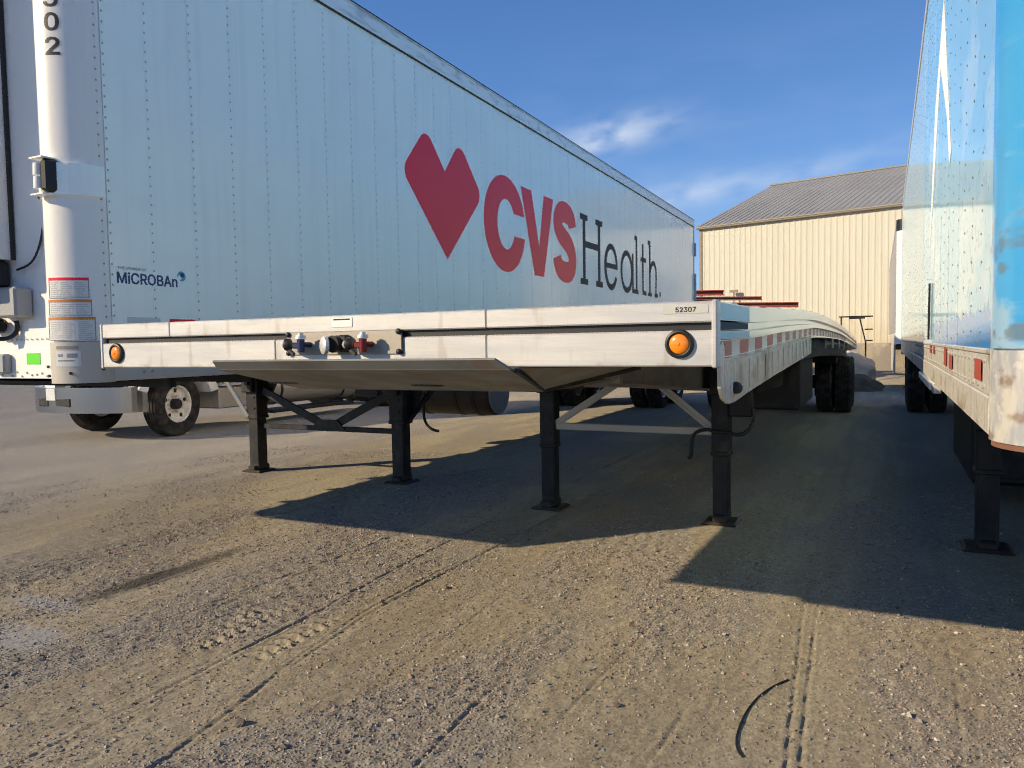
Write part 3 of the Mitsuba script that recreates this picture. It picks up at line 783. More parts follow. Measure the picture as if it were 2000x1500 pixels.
# axles
for y in (15.05, 16.28):
    part(fb, 'brake_drum', cat([cyl((-1.06, y, 0.5), (-0.62, y, 0.5), 0.21, 24)]), 'steel_mat', 30)
    part(fb, 'axle', cyl((-2.85, y, 0.5), (-0.55, y, 0.5), 0.065, 16), 'steel_mat', 30)
    for x, o, face in ((-0.575, 1, True), (-0.885, 1, False), (-2.835, -1, True), (-2.525, -1, False)):
        wheel(fb, (x, y, 0.5), o, 0.5, 0.275, 'cast_mat', face=face)
for x in (-0.86, -2.55):
    part(fb, 'suspension_hanger', bx(x - 0.2, x + 0.2, 14.2, 16.9, 0.93, 1.02), 'steel_mat')
    part(fb, 'mud_flap', bx(x - 0.29, x + 0.29, 16.85, 16.865, 0.28, 1.0), 'black_mat')
part(fb, 'rear_bumper', cat([bx(-2.8, -0.6, 16.88, 16.96, 0.50, 0.60, 0.01), bx(-2.3, -2.2, 16.86, 16.92, 0.6, 1.2), bx(-1.2, -1.1, 16.86, 16.92, 0.6, 1.2)]), 'steel_mat')
part(fb, 'rear_rail', bx(XL, XR, YE, YE + 0.05, zf(YE) - 0.20, zf(YE), 0.006), 'rail_mat')
for y in (8.2, 9.6, 11.0, 12.4, 13.8):
    z = zf(y) - 0.178
    kw = key_for(fb + '__winch')
    part(kw, 'drum', cyl((XR - 0.07, y, z - 0.05), (XR - 0.005, y, z - 0.05), 0.035, 14), 'galv_mat', 30)
    part(kw, 'frame', cat([bx(XR - 0.075, XR - 0.065, y - 0.06, y + 0.06, z - 0.095, z), bx(XR - 0.012, XR - 0.004, y - 0.06, y + 0.06, z - 0.095, z)]), 'galv_mat')

part(fb, 'dark_gap_fill', cat([sweep_y([(x, -0.36), (x + 0.06, -0.36), (x + 0.06, -0.182), (x, -0.182)], np.linspace(6.0, 16.6, 14), zf) for x in (-0.64,)]), 'steel_mat')  # dark bars added to fill the shaded gap between deck and tyres
part(fb, 'dark_gap_fill', sweep_y([(-2.83, -0.36), (-2.77, -0.36), (-2.77, -0.182), (-2.83, -0.182)], np.linspace(6.0, 16.6, 14), zf), 'steel_mat')
kx = part(fb, 'added_dark_box', bx(-1.28, -0.66, 7.5, 9.0, 0.68, 1.20, 0.02), 'black_mat')  # unseen box, added so the space below the deck looks black
part(kx, 'lid', bx(-1.26, -0.68, 7.488, 7.499, 0.71, 1.15, 0.003), 'steel_mat')
part(kx, 'latch', bx(-1.0, -0.94, 7.47, 7.487, 0.98, 1.06, 0.004), 'galv_mat')
part(fb, 'air_tank', cyl((-1.95, 12.6, 0.82), (-1.25, 12.6, 0.82), 0.13, 20), 'steel_mat', 30)

# ------------------------------------------------------------------ box trailers
def rounded_rect(x0, x1, y0, y1, r):
    f = sbox(x0, y0 , x1, y1 + r)
    f = f.buffer(-r, quad_segs=14).buffer(r, quad_segs=14)
    return f.intersection(sbox(x0 - 1, y0 - 1, x1 + 1, y1))


def ring_sector(cx, cy, r0, r1, a0, a1, n=18):
    t = np.linspace(a0, a1, n)
    return Polygon(np.vstack([np.stack([cx + r1 * np.cos(t), cy + r1 * np.sin(t)], 1), np.stack([cx + r0 * np.cos(t[::-1]), cy + r0 * np.sin(t[::-1])], 1)]))


bt = thing('box_trailer', 'long pale blue box trailer with a red heart emblem and large lettering along its side', 'trailer')
SX, SYF, SR, SY1, S0, S1 = -3.851, 2.59, 0.20, 17.5, 1.175, 4.11
SXL = SX - 2.59
CX, CY = SX - SR, SYF + SR


def nosepos(s, off):
    s = np.asarray(s, float)
    a = np.clip(-s / SR, 0, math.pi / 2)
    x = CX + (SR + off) * np.cos(a)
    y = CY - (SR + off) * np.sin(a)
    y = np.where(s > 0, CY + s, y)
    x = np.where(s < -SR * math.pi / 2, CX + s + SR * math.pi / 2, x)
    return x, y


def wrapmesh(m):
    """x = along the wall from the corner's end, y = height, z = outwards -> world, round the nose corner"""
    v = m.vertices.copy()
    x, y = nosepos(v[:, 0], v[:, 2])
    m = m.copy()
    m.vertices = np.stack([x, y, v[:, 1]], 1)
    return m


def wrap_patch(s0, s1, z0, z1, off, th=0.0015, n=12):
    s = np.linspace(s0, s1, n + 1)
    m = cat([bx(a, b_, z0, z1, off - th, off) for a, b_ in zip(s[:-1], s[1:])])
    return wrapmesh(m)


def wrap_text(t, h, s0, z0, off, width=None, bold=False):
    m = meshkit.text_mesh(t, h, 0.001, bold)
    m.apply_translation([-m.bounds[0][0], 0, 0])
    if width:
        m.apply_scale([width / m.bounds[1][0], 1, 1])
    m.apply_translation([s0, z0, off])
    m = m.subdivide_to_size(0.012) if h > 0.05 else m
    return wrapmesh(m)


core = rounded_rect(SXL, SX - 0.008, SYF + 0.006, SY1, SR)
part(bt, 'body', extr(core, 'XY', S0 + 0.10, S1 - S0 - 0.11), 'white_mat')
part(bt, 'floor', bx(SXL + 0.02, SX - 0.02, SYF + 0.1, SY1 - 0.02, S0 + 0.02, S0 + 0.095), 'steel_mat')
part(bt, 'roof', extr(core.buffer(0.004), 'XY', S1 - 0.008, 0.018), 'cast_mat')
# side panels between the rivet rows
seams = [CY + 0.018]
while seams[-1] < SY1 - 0.30:
    seams.append(seams[-1] + (0.27 if len(seams) == 1 else 0.3175))
seams[-1] = SY1 - 0.02
r2 = np.random.default_rng(12)
for a, b_ in zip(seams[:-1], seams[1:]):
    t0, t1 = r2.normal(0, 0.0005, 2)
    m = hull([(SX - 0.006, a + 0.0006, S0 + 0.22), (SX - 0.006, b_ - 0.0006, S0 + 0.22), (SX - 0.006, a + 0.0006, S1 - 0.14), (SX - 0.006, b_ - 0.0006, S1 - 0.14),
              (SX + t0, a + 0.0006, S0 + 0.22), (SX + t1, b_ - 0.0006, S0 + 0.22), (SX + t0 + r2.normal(0, 0.0004), a + 0.0006, S1 - 0.14), (SX + t1 + r2.normal(0, 0.0004), b_ - 0.0006, S1 - 0.14)])
    part(bt, 'side_panel', m, 'side_mat')
rv = []
base = cyl((0, 0, 0), (0.0022, 0, 0), 0.0062, 7, 0.0035)
def rivet(x, y, z, n=base):
    m = n.copy(); m.apply_translation((x, y, z)); rv.append(m)
for i, y in enumerate(seams):
    for z in np.arange(S0 + 0.25, S1 - 0.17, 0.0575 if i == 0 else 0.055):
        rivet(SX + 0.0005, y + 0.012, z)
for z in np.arange(S0 + 0.24, S1 - 0.17, 0.0585):
    x, y = nosepos(-0.022, 0.010)
    rivet(float(x) - 0.001, float(y), z, base)
part(bt, 'rivets', cat(rv), 'pale_rivet_mat', kind='stuff', label='rows of small dark rivets down the side')
# nose corner skins
kc = part(bt, 'corner_panel', extr(ring_sector(CX, CY, SR - 0.004, SR + 0.008, -math.pi / 2, 0.0).union(sbox(SX - 0.004, CY, SX + 0.008, CY + 0.005)), 'XY', 1.40, S1 - 1.40 - 0.10), 'white_mat', 40, label='rounded white corner panel with warning labels and number')
part(bt, 'corner_panel', extr(ring_sector(SXL + SR, CY, SR - 0.004, SR + 0.008, math.pi, 1.5 * math.pi), 'XY', 1.20, S1 - 1.40 - 0.10), 'white_mat', 40)
kc2 = part(bt, 'corner_casting', extr(ring_sector(CX, CY, SR - 0.004, SR + 0.014, -math.pi / 2, 0.0).union(sbox(SX - 0.004, CY, SX + 0.014, CY + 0.012)), 'XY', S0 - 0.005, 0.225), 'galv_mat', 40, label='grey cast corner foot below the label panel')
for s, z in ((-0.335, 1.262), (-0.33, 1.212), (-0.20, 1.225), (-0.05, 1.245)):
    x, y = nosepos(s, 0.012); x2, y2 = nosepos(s, 0.020)
    part(kc2, 'bolt', cyl((x, y, z), (x2, y2, z), 0.0085, 10), 'black_mat')
part(kc2, 'plate', wrap_patch(-0.275, -0.150, 1.262, 1.345, 0.0165, n=8), 'label_mat')
part(kc2, 'plate_print', cat([wrap_patch(-0.27, -0.16, 1.358, 1.374, 0.0165, n=8), wrap_patch(-0.262, -0.235, 1.315, 1.330, 0.0175, n=3), wrap_patch(-0.215, -0.165, 1.310, 1.333, 0.0175, n=4), wrap_patch(-0.262, -0.18, 1.290, 1.298, 0.0175, n=5)]), 'print_mat', kind='stuff')
# three warning labels stacked on the corner
for (s0, s1, z0, z1, hm) in ((-0.305, -0.100, 1.632, 1.744, 'red_decal_mat'), (-0.312, -0.091, 1.536, 1.626, 'orange_decal_mat'), (-0.320, -0.077, 1.404, 1.531, 'orange_decal_mat')):
    kl = part(kc, 'warning_label', wrap_patch(s0, s1, z0, z1, 0.0105), 'label_mat')
    part(kl, 'heading', wrap_patch(s0, s1, z1 - 0.016, z1 - 0.001, 0.0122), hm)
    part(kl, 'border', cat([wrap_patch(s0, s1, z0, z0 + 0.003, 0.012), wrap_patch(s0, s0 + 0.004, z0, z1 - 0.016, 0.012, n=2), wrap_patch(s1 - 0.004, s1, z0, z1 - 0.016, 0.012, n=2)]), 'print_mat')
    ln = []
    z = z1 - 0.026
    while z > z0 + 0.010:
        for sec in range(3):
            a = s0 + 0.014 + sec * (s1 - s0 - 0.02) / 3
            ln.append(wrap_patch(a, a + (s1 - s0) / 3 * r2.uniform(0.45, 0.85), z - 0.004, z, 0.0118, n=3))
        z -= 0.0105
    part(kl, 'print', cat(ln), 'faint_mat', kind='stuff')
for ch, z in (('2', 2.921), ('0', 3.048), ('5', 3.172)):
    part(kc, 'number', wrap_text(ch, 0.088, -0.256, z, 0.0085, width=0.075, bold=True), 'black_mat')
part(kc, 'band', cat([wrap_patch(-0.33, -0.005, 2.185, 2.352, 0.022, 0.014), ]), 'side_mat', label='pale guard band across the corner panel')
kb = part(kc, 'lamp_housing', bx(-0.05, 0.05, -0.035, 0.035, -0.088, 0.088, 0.014), 'black_mat') if False else None
x, y = nosepos(-0.262, 0.045)
hb = bx(-0.030, 0.030, -0.035, 0.045, -0.088, 0.088, 0.016)
hb.apply_transform(trimesh.transformations.rotation_matrix(-0.45, (0, 0, 1)))
hb.apply_translation((float(x) - 0.0, float(y) + 0.02, 2.282))
part(kc, 'lamp_housing', hb, 'black_mat', label='black clearance lamp on the corner')
for dz in (-0.035, 0.035):
    part(kc, 'lamp_bulb', sphere((float(x) - 0.045, float(y) + 0.012, 2.282 + dz), 0.030, 3, (1, 1, 1)) if False else cyl((float(x) - 0.050, float(y) - 0.004, 2.282 + dz - 0.033), (float(x) - 0.050, float(y) - 0.004, 2.282 + dz + 0.030), 0.026, 18, 0.024), 'bulb_mat', 40)
part(kc, 'lamp_bracket', cat([bx(float(x) - 0.085, float(x) + 0.02, float(y) - 0.03, float(y) + 0.05, 2.370, 2.378), bx(float(x) - 0.085, float(x) + 0.02, float(y) - 0.03, float(y) + 0.05, 2.178, 2.186)]), 'white_mat')
# rails
part(bt, 'top_rail', cat([bx(SX - 0.01, SX + 0.020, CY, SY1, S1 - 0.145, S1 - 0.006, 0.006), bx(SX - 0.02, SX + 0.026, CY, SY1, S1 - 0.010, S1 + 0.006, 0.004)]), 'top_rail_mat')
part(bt, 'top_rail_edge', cat([bx(SX - 0.01, SX + 0.0235, CY, SY1, S1 - 0.150, S1 - 0.1455), bx(SX - 0.01, SX + 0.0285, CY, SY1, S1 + 0.0062, S1 + 0.012)]), 'black_mat')
part(bt, 'bottom_rail', cat([bx(SX - 0.02, SX + 0.006, CY + 0.012, SY1, S0, S0 + 0.225, 0.004)]), 'cast_mat')
rb = []
for y in np.arange(2.99, SY1, 0.61):
    for d in (0, 0.055):
        rb.append(cyl((SX + 0.005, y + d, S0 + 0.045), (SX + 0.012, y + d, S0 + 0.045), 0.009, 8))
part(bt, 'rail_bolts', cat(rb), 'grey_mat', kind='stuff')
for i, y in enumerate(np.arange(3.186, 16.5, 0.925)):
    part(bt, 'reflector', bx(SX + 0.0012, SX + 0.0026, y, y + 0.185, 1.478, 1.530), 'red_decal_mat')
part(bt, 'scuff_plate', bx(SX + 0.001, SX + 0.0022, 2.90, 3.12, 1.50, 1.535), 'label_mat')
part(bt, 'rear_frame', bx(SXL, SX + 0.012, SY1, SY1 + 0.06, S0 - 0.05, S1, 0.008), 'cast_mat')
part(bt, 'rear_hinge', bx(SX - 0.01, SX + 0.045, SY1 + 0.02, SY1 + 0.09, 2.2, 2.9, 0.01), 'grey_mat')
part(bt, 'rear_hinge', bx(SX - 0.01, SX + 0.045, SY1 + 0.02, SY1 + 0.09, 3.3, 3.6, 0.01), 'grey_mat')
# emblem and lettering
LX, LT = SX + 0.0016, 0.001
heart = Polygon([(6.115, 3.395), (5.70, 2.93), (6.47, 2.195), (7.215, 2.93), (6.745, 3.405), (6.45, 3.05)]).buffer(-0.13, quad_segs=12).buffer(0.13, quad_segs=12)
heart = heart.union(Polygon([(6.47, 2.195), (6.1505, 2.5), (6.45, 2.9), (6.779, 2.5)])).buffer(0)
part(bt, 'heart_emblem', extr(heart, 'YZ', LX, LT), 'red_decal_mat', label='red heart emblem')


def ell(cx, cy, rx, ry):
    return affinity.scale(Point(cx, cy).buffer(1, quad_segs=24), rx, ry, origin=(cx, cy))


def stroke(pts, w, smooth=True, cap=2):
    return LineString(spline(pts, 60) if smooth else pts).buffer(w / 2, cap_style=cap, join_style=1)


Cg = ell(7.78, 2.72, 0.53, 0.545).difference(ell(7.80, 2.72, 0.225, 0.285)).difference(sbox(7.86, 2.605, 8.5, 2.865))
Vg = Polygon([(8.20, 3.225), (8.50, 3.225), (8.725, 2.56), (8.885, 3.225), (9.195, 3.225), (8.86, 2.195), (8.575, 2.195)])
Sg = stroke([(9.87, 2.945), (9.80, 3.07), (9.60, 3.12), (9.40, 3.07), (9.335, 2.95), (9.43, 2.83), (9.62, 2.745), (9.80, 2.64), (9.87, 2.49), (9.80, 2.36), (9.60, 2.315), (9.40, 2.36), (9.31, 2.50)], 0.285)
for g in (Cg, Vg, Sg):
    part(bt, 'red_letter', extr(g, 'YZ', LX, LT), 'red_decal_mat')
w = 0.105
Hg = unary_union([sbox(10.28, 2.195, 10.385, 3.205), sbox(10.93, 2.195, 11.035, 3.205), sbox(10.28, 2.735, 11.03, 2.83)] + [sbox(a, b_, a + 0.31, b_ + 0.085) for a in (10.175, 10.83) for b_ in (2.195, 3.12)])
eg = unary_union([ell(11.55, 2.55, 0.335, 0.37).difference(ell(11.555, 2.55, 0.235, 0.275)).difference(Polygon([(11.6, 2.53), (12, 2.53), (12, 2.34), (11.72, 2.42)])), sbox(11.25, 2.525, 11.86, 2.605)])
ag = unary_union([ell(12.38, 2.54, 0.345, 0.36).difference(ell(12.38, 2.54, 0.245, 0.265)), sbox(12.68, 2.20, 12.775, 2.88), sbox(12.70, 2.195, 12.86, 2.27)])
lg = unary_union([sbox(12.905, 2.195, 13.005, 3.205), sbox(12.84, 3.13, 12.96, 3.205), sbox(12.84, 2.195, 13.07, 2.27)])
tg = unary_union([sbox(13.30, 2.27, 13.40, 3.11), sbox(13.20, 2.79, 13.56, 2.87), sbox(13.33, 2.195, 13.58, 2.275)])
hg = unary_union([sbox(13.76, 2.195, 13.86, 3.22), sbox(13.68, 3.14, 13.82, 3.22), stroke([(13.82, 2.60), (13.92, 2.78), (14.06, 2.83), (14.20, 2.76), (14.25, 2.58), (14.25, 2.20)], 0.095), sbox(13.68, 2.195, 13.94, 2.265), sbox(14.13, 2.195, 14.37, 2.265)])
dg = Point(14.53, 2.27).buffer(0.055)
for g in (Hg, eg, ag, lg, tg, hg, dg):
    part(bt, 'dark_letter', extr(g, 'YZ', LX, LT), 'dark_decal_mat')
part(bt, 'small_lettering', text('MiCROBAn', 0.060, 'YZ', LX, 2.846, 1.726, width=0.405, bold=True), 'navy_decal_mat', label='small navy lettering near the front corner')
part(bt, 'small_lettering', text('THE POWER OF', 0.016, 'YZ', LX, 2.852, 1.803, width=0.185), 'print_mat')
sw = Point(3.283, 1.792).buffer(0.030).difference(Point(3.272, 1.786).buffer(0.016)).difference(sbox(3.24, 1.75, 3.272, 1.786))
part(bt, 'swirl_mark', extr(sw, 'YZ', LX, LT), 'teal_decal_mat')
part(bt, 'swirl_mark', extr(Point(3.287, 1.800).buffer(0.014), 'YZ', LX + 0.001, LT), 'navy_decal_mat')
# cooling unit on the front wall
ku = key_for(bt + '__cooling_unit')
UX = -4.36
part(ku, 'housing', extr(rounded_rect(-5.93, UX, SYF - 0.30, SYF + 0.02, 0.05), 'XY', 1.86, 2.15), 'white_mat', 40, label='white housing of the cooling unit on the front wall')
part(ku, 'base', bx(-5.9, UX - 0.02, SYF - 0.26, SYF - 0.004, 1.70, 1.858, 0.02), 'black_mat')
part(ku, 'gap_seal', bx(UX - 0.02, UX + 0.018, SYF - 0.016, SYF + 0.002, 1.86, 4.0), 'black_mat')
part(ku, 'door_panel', bx(-5.75, -4.52, SYF - 0.312, SYF - 0.302, 2.0, 3.2, 0.004), 'pale_mat')
part(ku, 'sticker', cat([extr(Polygon([(2.42, 2.10), (2.46, 2.10), (2.44, 2.135)]), 'YZ', UX + 0.0005, 0.001), bx(UX, UX + 0.0015, 2.41, 2.47, 2.02, 2.035), bx(UX, UX + 0.0015, 2.42, 2.465, 1.985, 2.0)]), 'print_mat')
part(bt, 'junction_box', bx(-4.405, -4.20, SYF - 0.10, SYF, 1.535, 1.70, 0.012), 'grey_mat')
part(bt, 'service_hose', tube(spline([(-4.30, SYF - 0.02, 1.80), (-4.22, SYF - 0.02, 1.815), (-4.16, SYF - 0.02, 1.84), (-4.12, SYF - 0.01, 1.90), (-4.115, SYF - 0.008, 2.2)], 24), 0.006), 'black_mat', True)
part(bt, 'service_hose', tube(spline([(-4.46, SYF - 0.05, 1.72), (-4.44, SYF - 0.12, 1.60), (-4.47, SYF - 0.14, 1.48), (-4.42, SYF - 0.06, 1.42), (-4.36, SYF - 0.02, 1.44), (-4.33, SYF - 0.02, 1.52)], 24), 0.012), 'black_mat', True)
part(bt, 'front_coupling', cat([cyl((-4.49, SYF, 1.60), (-4.47, SYF - 0.15, 1.60), 0.03, 16), bx(-4.52, -4.425, SYF - 0.17, SYF - 0.11, 1.565, 1.64, 0.012)]), 'red_body_mat', 30)
part(bt, 'front_coupling', cat([cyl((-4.50, SYF, 1.50), (-4.49, SYF - 0.10, 1.49), 0.04, 16), bx(-4.56, -4.44, SYF - 0.09, SYF - 0.01, 1.455, 1.53, 0.01)]), 'black_mat', 30)
part(bt, 'front_sill', bx(-6.2, -4.06, SYF - 0.004, SYF + 0.02, S0 + 0.02, S0 + 0.19, 0.004), 'white_mat')
part(bt, 'front_block', bx(-4.56, -4.415, SYF - 0.05, SYF - 0.002, 1.225, 1.335, 0.01), 'grey_mat')
part(bt, 'green_sticker', bx(-4.275, -4.155, SYF - 0.0065, SYF - 0.0045, 1.275, 1.338), 'green_decal_mat', label='bright green sticker on the front sill')
fr = []
for x in np.arange(-4.55, -4.06, 0.045):
    fr.append(cyl((x, SYF - 0.004, S0 + 0.045 + 0.012 * math.sin(x * 60)), (x, SYF - 0.009, S0 + 0.045 + 0.012 * math.sin(x * 60)), 0.006, 8))
    fr.append(cyl((x, SYF + 0.002, S0 + 0.24), (x, SYF - 0.001, S0 + 0.24), 0.005, 8))
part(bt, 'front_rivets', cat(fr), 'grey_mat', kind='stuff')
# underside
for x in (-6.09, -4.215):
    landing_leg(bt, x, 6.12, 1.17, 0.165, foot=0.26, mid=0.60, inner=0.82)
part(bt, 'leg_brace', beam((-5.98, 6.10, 0.89), (-5.10, 6.12, 0.51), 0.02, 0.085, b=0.004), 'steel_mat')
part(bt, 'leg_brace', beam((-4.29, 6.10, 0.89), (-5.10, 6.12, 0.51), 0.02, 0.085, b=0.004), 'steel_mat')
part(bt, 'leg_brace', beam((-6.15, 6.05, 0.60), (-6.42, 5.9, 1.15), 0.035, 0.035), 'cast_mat')
part(bt, 'leg_brace', extr(Polygon([(-6.42, 1.15), (-5.75, 1.15), (-5.96, 0.80), (-6.06, 0.66), (-6.12, 0.66), (-6.18, 0.95)]), 'XZ', 6.20, 0.03), 'steel_mat')
part(bt, 'leg_brace', extr(Polygon([(-4.55, 1.15), (-3.95, 1.15), (-4.08, 0.70), (-4.20, 0.62), (-4.32, 0.80)]), 'XZ', 6.22, 0.02), 'steel_mat')
part(bt, 'leg_brace', beam((-4.14, 6.13, 0.60), (-3.98, 6.5, 1.0), 0.04, 0.04), 'steel_mat')
part(bt, 'cross_bar', bx(-6.0, -4.3, 6.105, 6.145, 0.478, 0.53, 0.004), 'steel_mat')
part(bt, 'cross_bar_gusset', extr(Polygon([(-5.32, 0.50), (-5.22, 0.60), (-4.98, 0.60), (-4.88, 0.50)]), 'XZ', 6.100, 0.01), 'steel_mat')
for y in np.arange(3.2, 17.2, 0.61):
    part(bt, 'crossmember', bx(SXL + 0.04, SX - 0.04, y, y + 0.05, S0 - 0.06, S0 + 0.018), 'steel_mat')
part(bt, 'coupler_plate', bx(-6.1, -4.2, 2.8, 4.6, S0 - 0.02, S0 - 0.005), 'steel_mat')
kt = part(bt, 'fuel_tank', lathe([(0, 0), (0.20, 0.0), (0.27, 0.03), (0.28, 0.07), (0.28, 1.28), (0.27, 1.32), (0.20, 1.36), (0, 1.36)], (-5.60, 8.35, 0.74), (1, 0, 0), 36), 'reefer_tank_mat', 30, label='dark cylindrical fuel tank slung under the trailer')
for x in (-5.25, -4.75, -4.50):
    part(kt, 'strap', lathe([(0.279, -0.025), (0.287, -0.025), (0.287, 0.025), (0.279, 0.025)], (x, 8.35, 0.74), (1, 0, 0), 36), 'black_mat', 30)
    part(kt, 'hanger', bx(x - 0.02, x + 0.02, 8.07, 8.10, 0.8, 1.15), 'steel_mat')
part(kt, 'end_cap', lathe([(0, 0.012), (0.20, 0.010), (0.255, -0.01), (0.262, -0.04)], (-4.235, 8.35, 0.74), (1, 0, 0), 32), 'grey_mat', 30)
part(bt, 'drain_hose', tube(spline([(-5.16, 8.02, 0.75), (-5.17, 8.02, 0.50), (-5.14, 8.02, 0.37), (-5.05, 8.0, 0.30), (-4.94, 8.0, 0.275)], 24), 0.018), 'black_mat', True)
for y in (15.1, 16.35):
    part(bt, 'axle', cyl((-6.3, y, 0.5), (-4.0, y, 0.5), 0.065, 14), 'steel_mat', 30)
    for x, o, face in ((-4.05, 1, True), (-4.39, 1, False), (-6.24, -1, True), (-5.9, -1, False)):
        wheel(bt, (x, y, 0.5), o, 0.5, 0.275, 'cast_mat', face=face)
part(bt, 'sub_frame', cat([bx(-5.75, -5.65, 12.5, 17.4, 0.95, 1.11), bx(-4.65, -4.55, 12.5, 17.4, 0.95, 1.11)]), 'steel_mat')
part(bt, 'rear_guard', cat([bx(-6.2, -4.1, 17.45, 17.55, 0.5, 0.6, 0.01), bx(-5.8, -5.7, 17.47, 17.53, 0.6, 1.15), bx(-4.6, -4.5, 17.47, 17.53, 0.6, 1.15)]), 'steel_mat')

# right-hand trailer, turned a little
rt = thing('box_trailer', 'glossy sky blue box trailer with a scuffed rounded nose and dirty bottom rail', 'trailer')
RX, RYF, RR, RY1, R0, R1 = 0.296, 2.33, 0.20, 17.6, 1.055, 4.11
M = trimesh.transformations.translation_matrix((RX, 2.53, 0)) @ trimesh.transformations.rotation_matrix(-0.0085, (0, 0, 1)) @ trimesh.transformations.translation_matrix((-RX, -2.53, 0))
CUR[0] = M
RCX, RCY = RX + RR, RYF + RR
core = rounded_rect(RX + 0.008, RX + 2.59, RYF + 0.006, RY1, RR)
part(rt, 'body', extr(core, 'XY', R0 + 0.16, R1 - R0 - 0.18), 'pale_mat')
part(rt, 'roof', extr(core.buffer(0.003), 'XY', R1 - 0.018, 0.02), 'cast_mat')
part(rt, 'floor', bx(RX + 0.03, RX + 2.55, RYF + 0.1, RY1 - 0.03, R0 + 0.03, R0 + 0.14), 'steel_mat')
ys = [RCY + 0.04]
while ys[-1] < RY1 - 0.6:
    ys.append(ys[-1] + 0.61)
ys[-1] = RY1 - 0.02
r3 = np.random.default_rng(5)
rv2 = []
for i, (a, b_) in enumerate(zip(ys[:-1], ys[1:])):
    t = r3.normal(0, 0.0006, 4)
    m = hull([(RX + 0.006, a + 0.001, R0 + 0.245), (RX + 0.006, b_ - 0.001, R0 + 0.245), (RX + 0.006, a + 0.001, R1 - 0.1), (RX + 0.006, b_ - 0.001, R1 - 0.1),
              (RX + t[0], a + 0.001, R0 + 0.245), (RX + t[1], b_ - 0.001, R0 + 0.245), (RX + t[2], a + 0.001, R1 - 0.1), (RX + t[3], b_ - 0.001, R1 - 0.1)])
    part(rt, 'side_panel', m, 'worn_reflect_mat' if a < 7.4 else 'pale_blue_mat', label='paler blue side panel' if a >= 7.4 else None)
    for yy in (a + 0.02, a + 0.325):
        for z in np.arange(R0 + 0.30, R1 - 0.12, 0.082):
            jy, jz = r3.normal(0, 0.02), r3.normal(0, 0.012)
            rv2.append(cyl((RX + 0.001, yy + jy * 0.5, z + jz), (RX - 0.0026, yy + jy * 0.5, z + jz), 0.0058, 6, 0.0035))
part(rt, 'rivets', cat(rv2), 'rivet_mat', kind='stuff')
part(rt, 'white_streak', extr(Polygon([(4.3, 2.25), (4.55, 2.6), (5.0, 3.25), (5.05, 3.25), (5.75, 2.85), (6.3, 2.0), (6.2, 2.0), (5.45, 2.75), (5.25, 2.95), (4.62, 2.5), (4.40, 2.2)]), 'YZ', RX - 0.0022, 0.001), 'white_mat')
part(rt, 'corner_panel', extr(ring_sector(RCX, RCY, RR - 0.004, RR + 0.006, math.pi, 1.5 * math.pi), 'XY', R0 + 0.255, R1 - R0 - 0.33), 'blue_mat', 40, label='scuffed sky blue rounded corner panel')
part(rt, 'front_panel', bx(RCX, RX + 2.39, RYF - 0.004, RYF + 0.01, R0 + 0.255, R1 - 0.08), 'blue_mat')
part(rt, 'corner_post', bx(RX - 0.006, RX + 0.01, RCY + 0.001, RCY + 0.042, R0 + 0.02, R1 - 0.06, 0.003), 'blue_mat')
kc3 = part(rt, 'corner_casting', extr(ring_sector(RCX, RCY, RR - 0.01, RR + 0.010, math.pi, 1.5 * math.pi).union(sbox(RCX, RYF - 0.010, RX + 2.39, RYF + 0.01)), 'XY', R0 - 0.005, 0.255), 'scraped_mat', 40, label='scraped aluminium corner casting under the blue nose')
part(kc3, 'rusty_edge', extr(ring_sector(RCX, RCY, RR - 0.03, RR + 0.004, math.pi, 1.5 * math.pi).union(sbox(RCX, RYF - 0.004, RX + 2.39, RYF + 0.03)), 'XY', R0 - 0.022, 0.016), 'rust_mat', 40)
a = math.radians(235)
lx, ly = RCX + (RR + 0.010) * math.cos(a), RCY + (RR + 0.010) * math.sin(a)
part(kc3, 'marker_lamp', lathe([(0, 0.016), (0.02, 0.013), (0.030, 0.006), (0.032, 0.0)], (lx, ly, R0 + 0.165), (math.cos(a), math.sin(a), 0), 24), 'amber_mat', 30)
part(rt, 'bottom_rail', cat([bx(RX - 0.004, RX + 0.012, RCY + 0.044, RY1, R0 + 0.115, R0 + 0.235, 0.003), bx(RX - 0.008, RX + 0.012, RCY + 0.044, RY1, R0, R0 + 0.112, 0.004),
                             bx(RX - 0.010, RX + 0.012, RCY + 0.044, RY1, R0 + 0.236, R0 + 0.252, 0.003)]), 'dirty_alu_mat', label='dirty aluminium rail along the foot of the side')
bd = [cyl((RX - 0.003, y, z), (RX - 0.009, y, z), 0.0075, 8) for y in np.arange(2.72, 9, 0.152) for z in (R0 + 0.135, R0 + 0.215)]
part(rt, 'rail_bolts', cat(bd), 'grey_mat', kind='stuff')
for y0, y1, z0, z1 in ((2.76, 2.95, 1.205, 1.272), (3.93, 4.12, 1.195, 1.262), (4.30, 4.46, 1.20, 1.29), (5.35, 5.5, 1.24, 1.29), (5.75, 5.9, 1.24, 1.29)):
    part(rt, 'red_sticker', bx(RX - 0.0105, RX - 0.0095, y0, y1, z0, z1), 'tape_red_mat')
part(rt, 'top_rail', bx(RX - 0.008, RX + 0.012, RCY, RY1, R1 - 0.095, R1 + 0.004, 0.004), 'cast_mat')
part(rt, 'side_bracket', bx(RX - 0.025, RX + 0.05, 5.6, 7.4, R0 - 0.055, R0 - 0.005, 0.006), 'white_mat', label='pale tube bracket hanging under the rail')
part(rt, 'side_bracket', bx(RX - 0.02, RX + 0.02, 5.15, 5.4, R0 - 0.05, R0 - 0.004, 0.004), 'cast_mat')
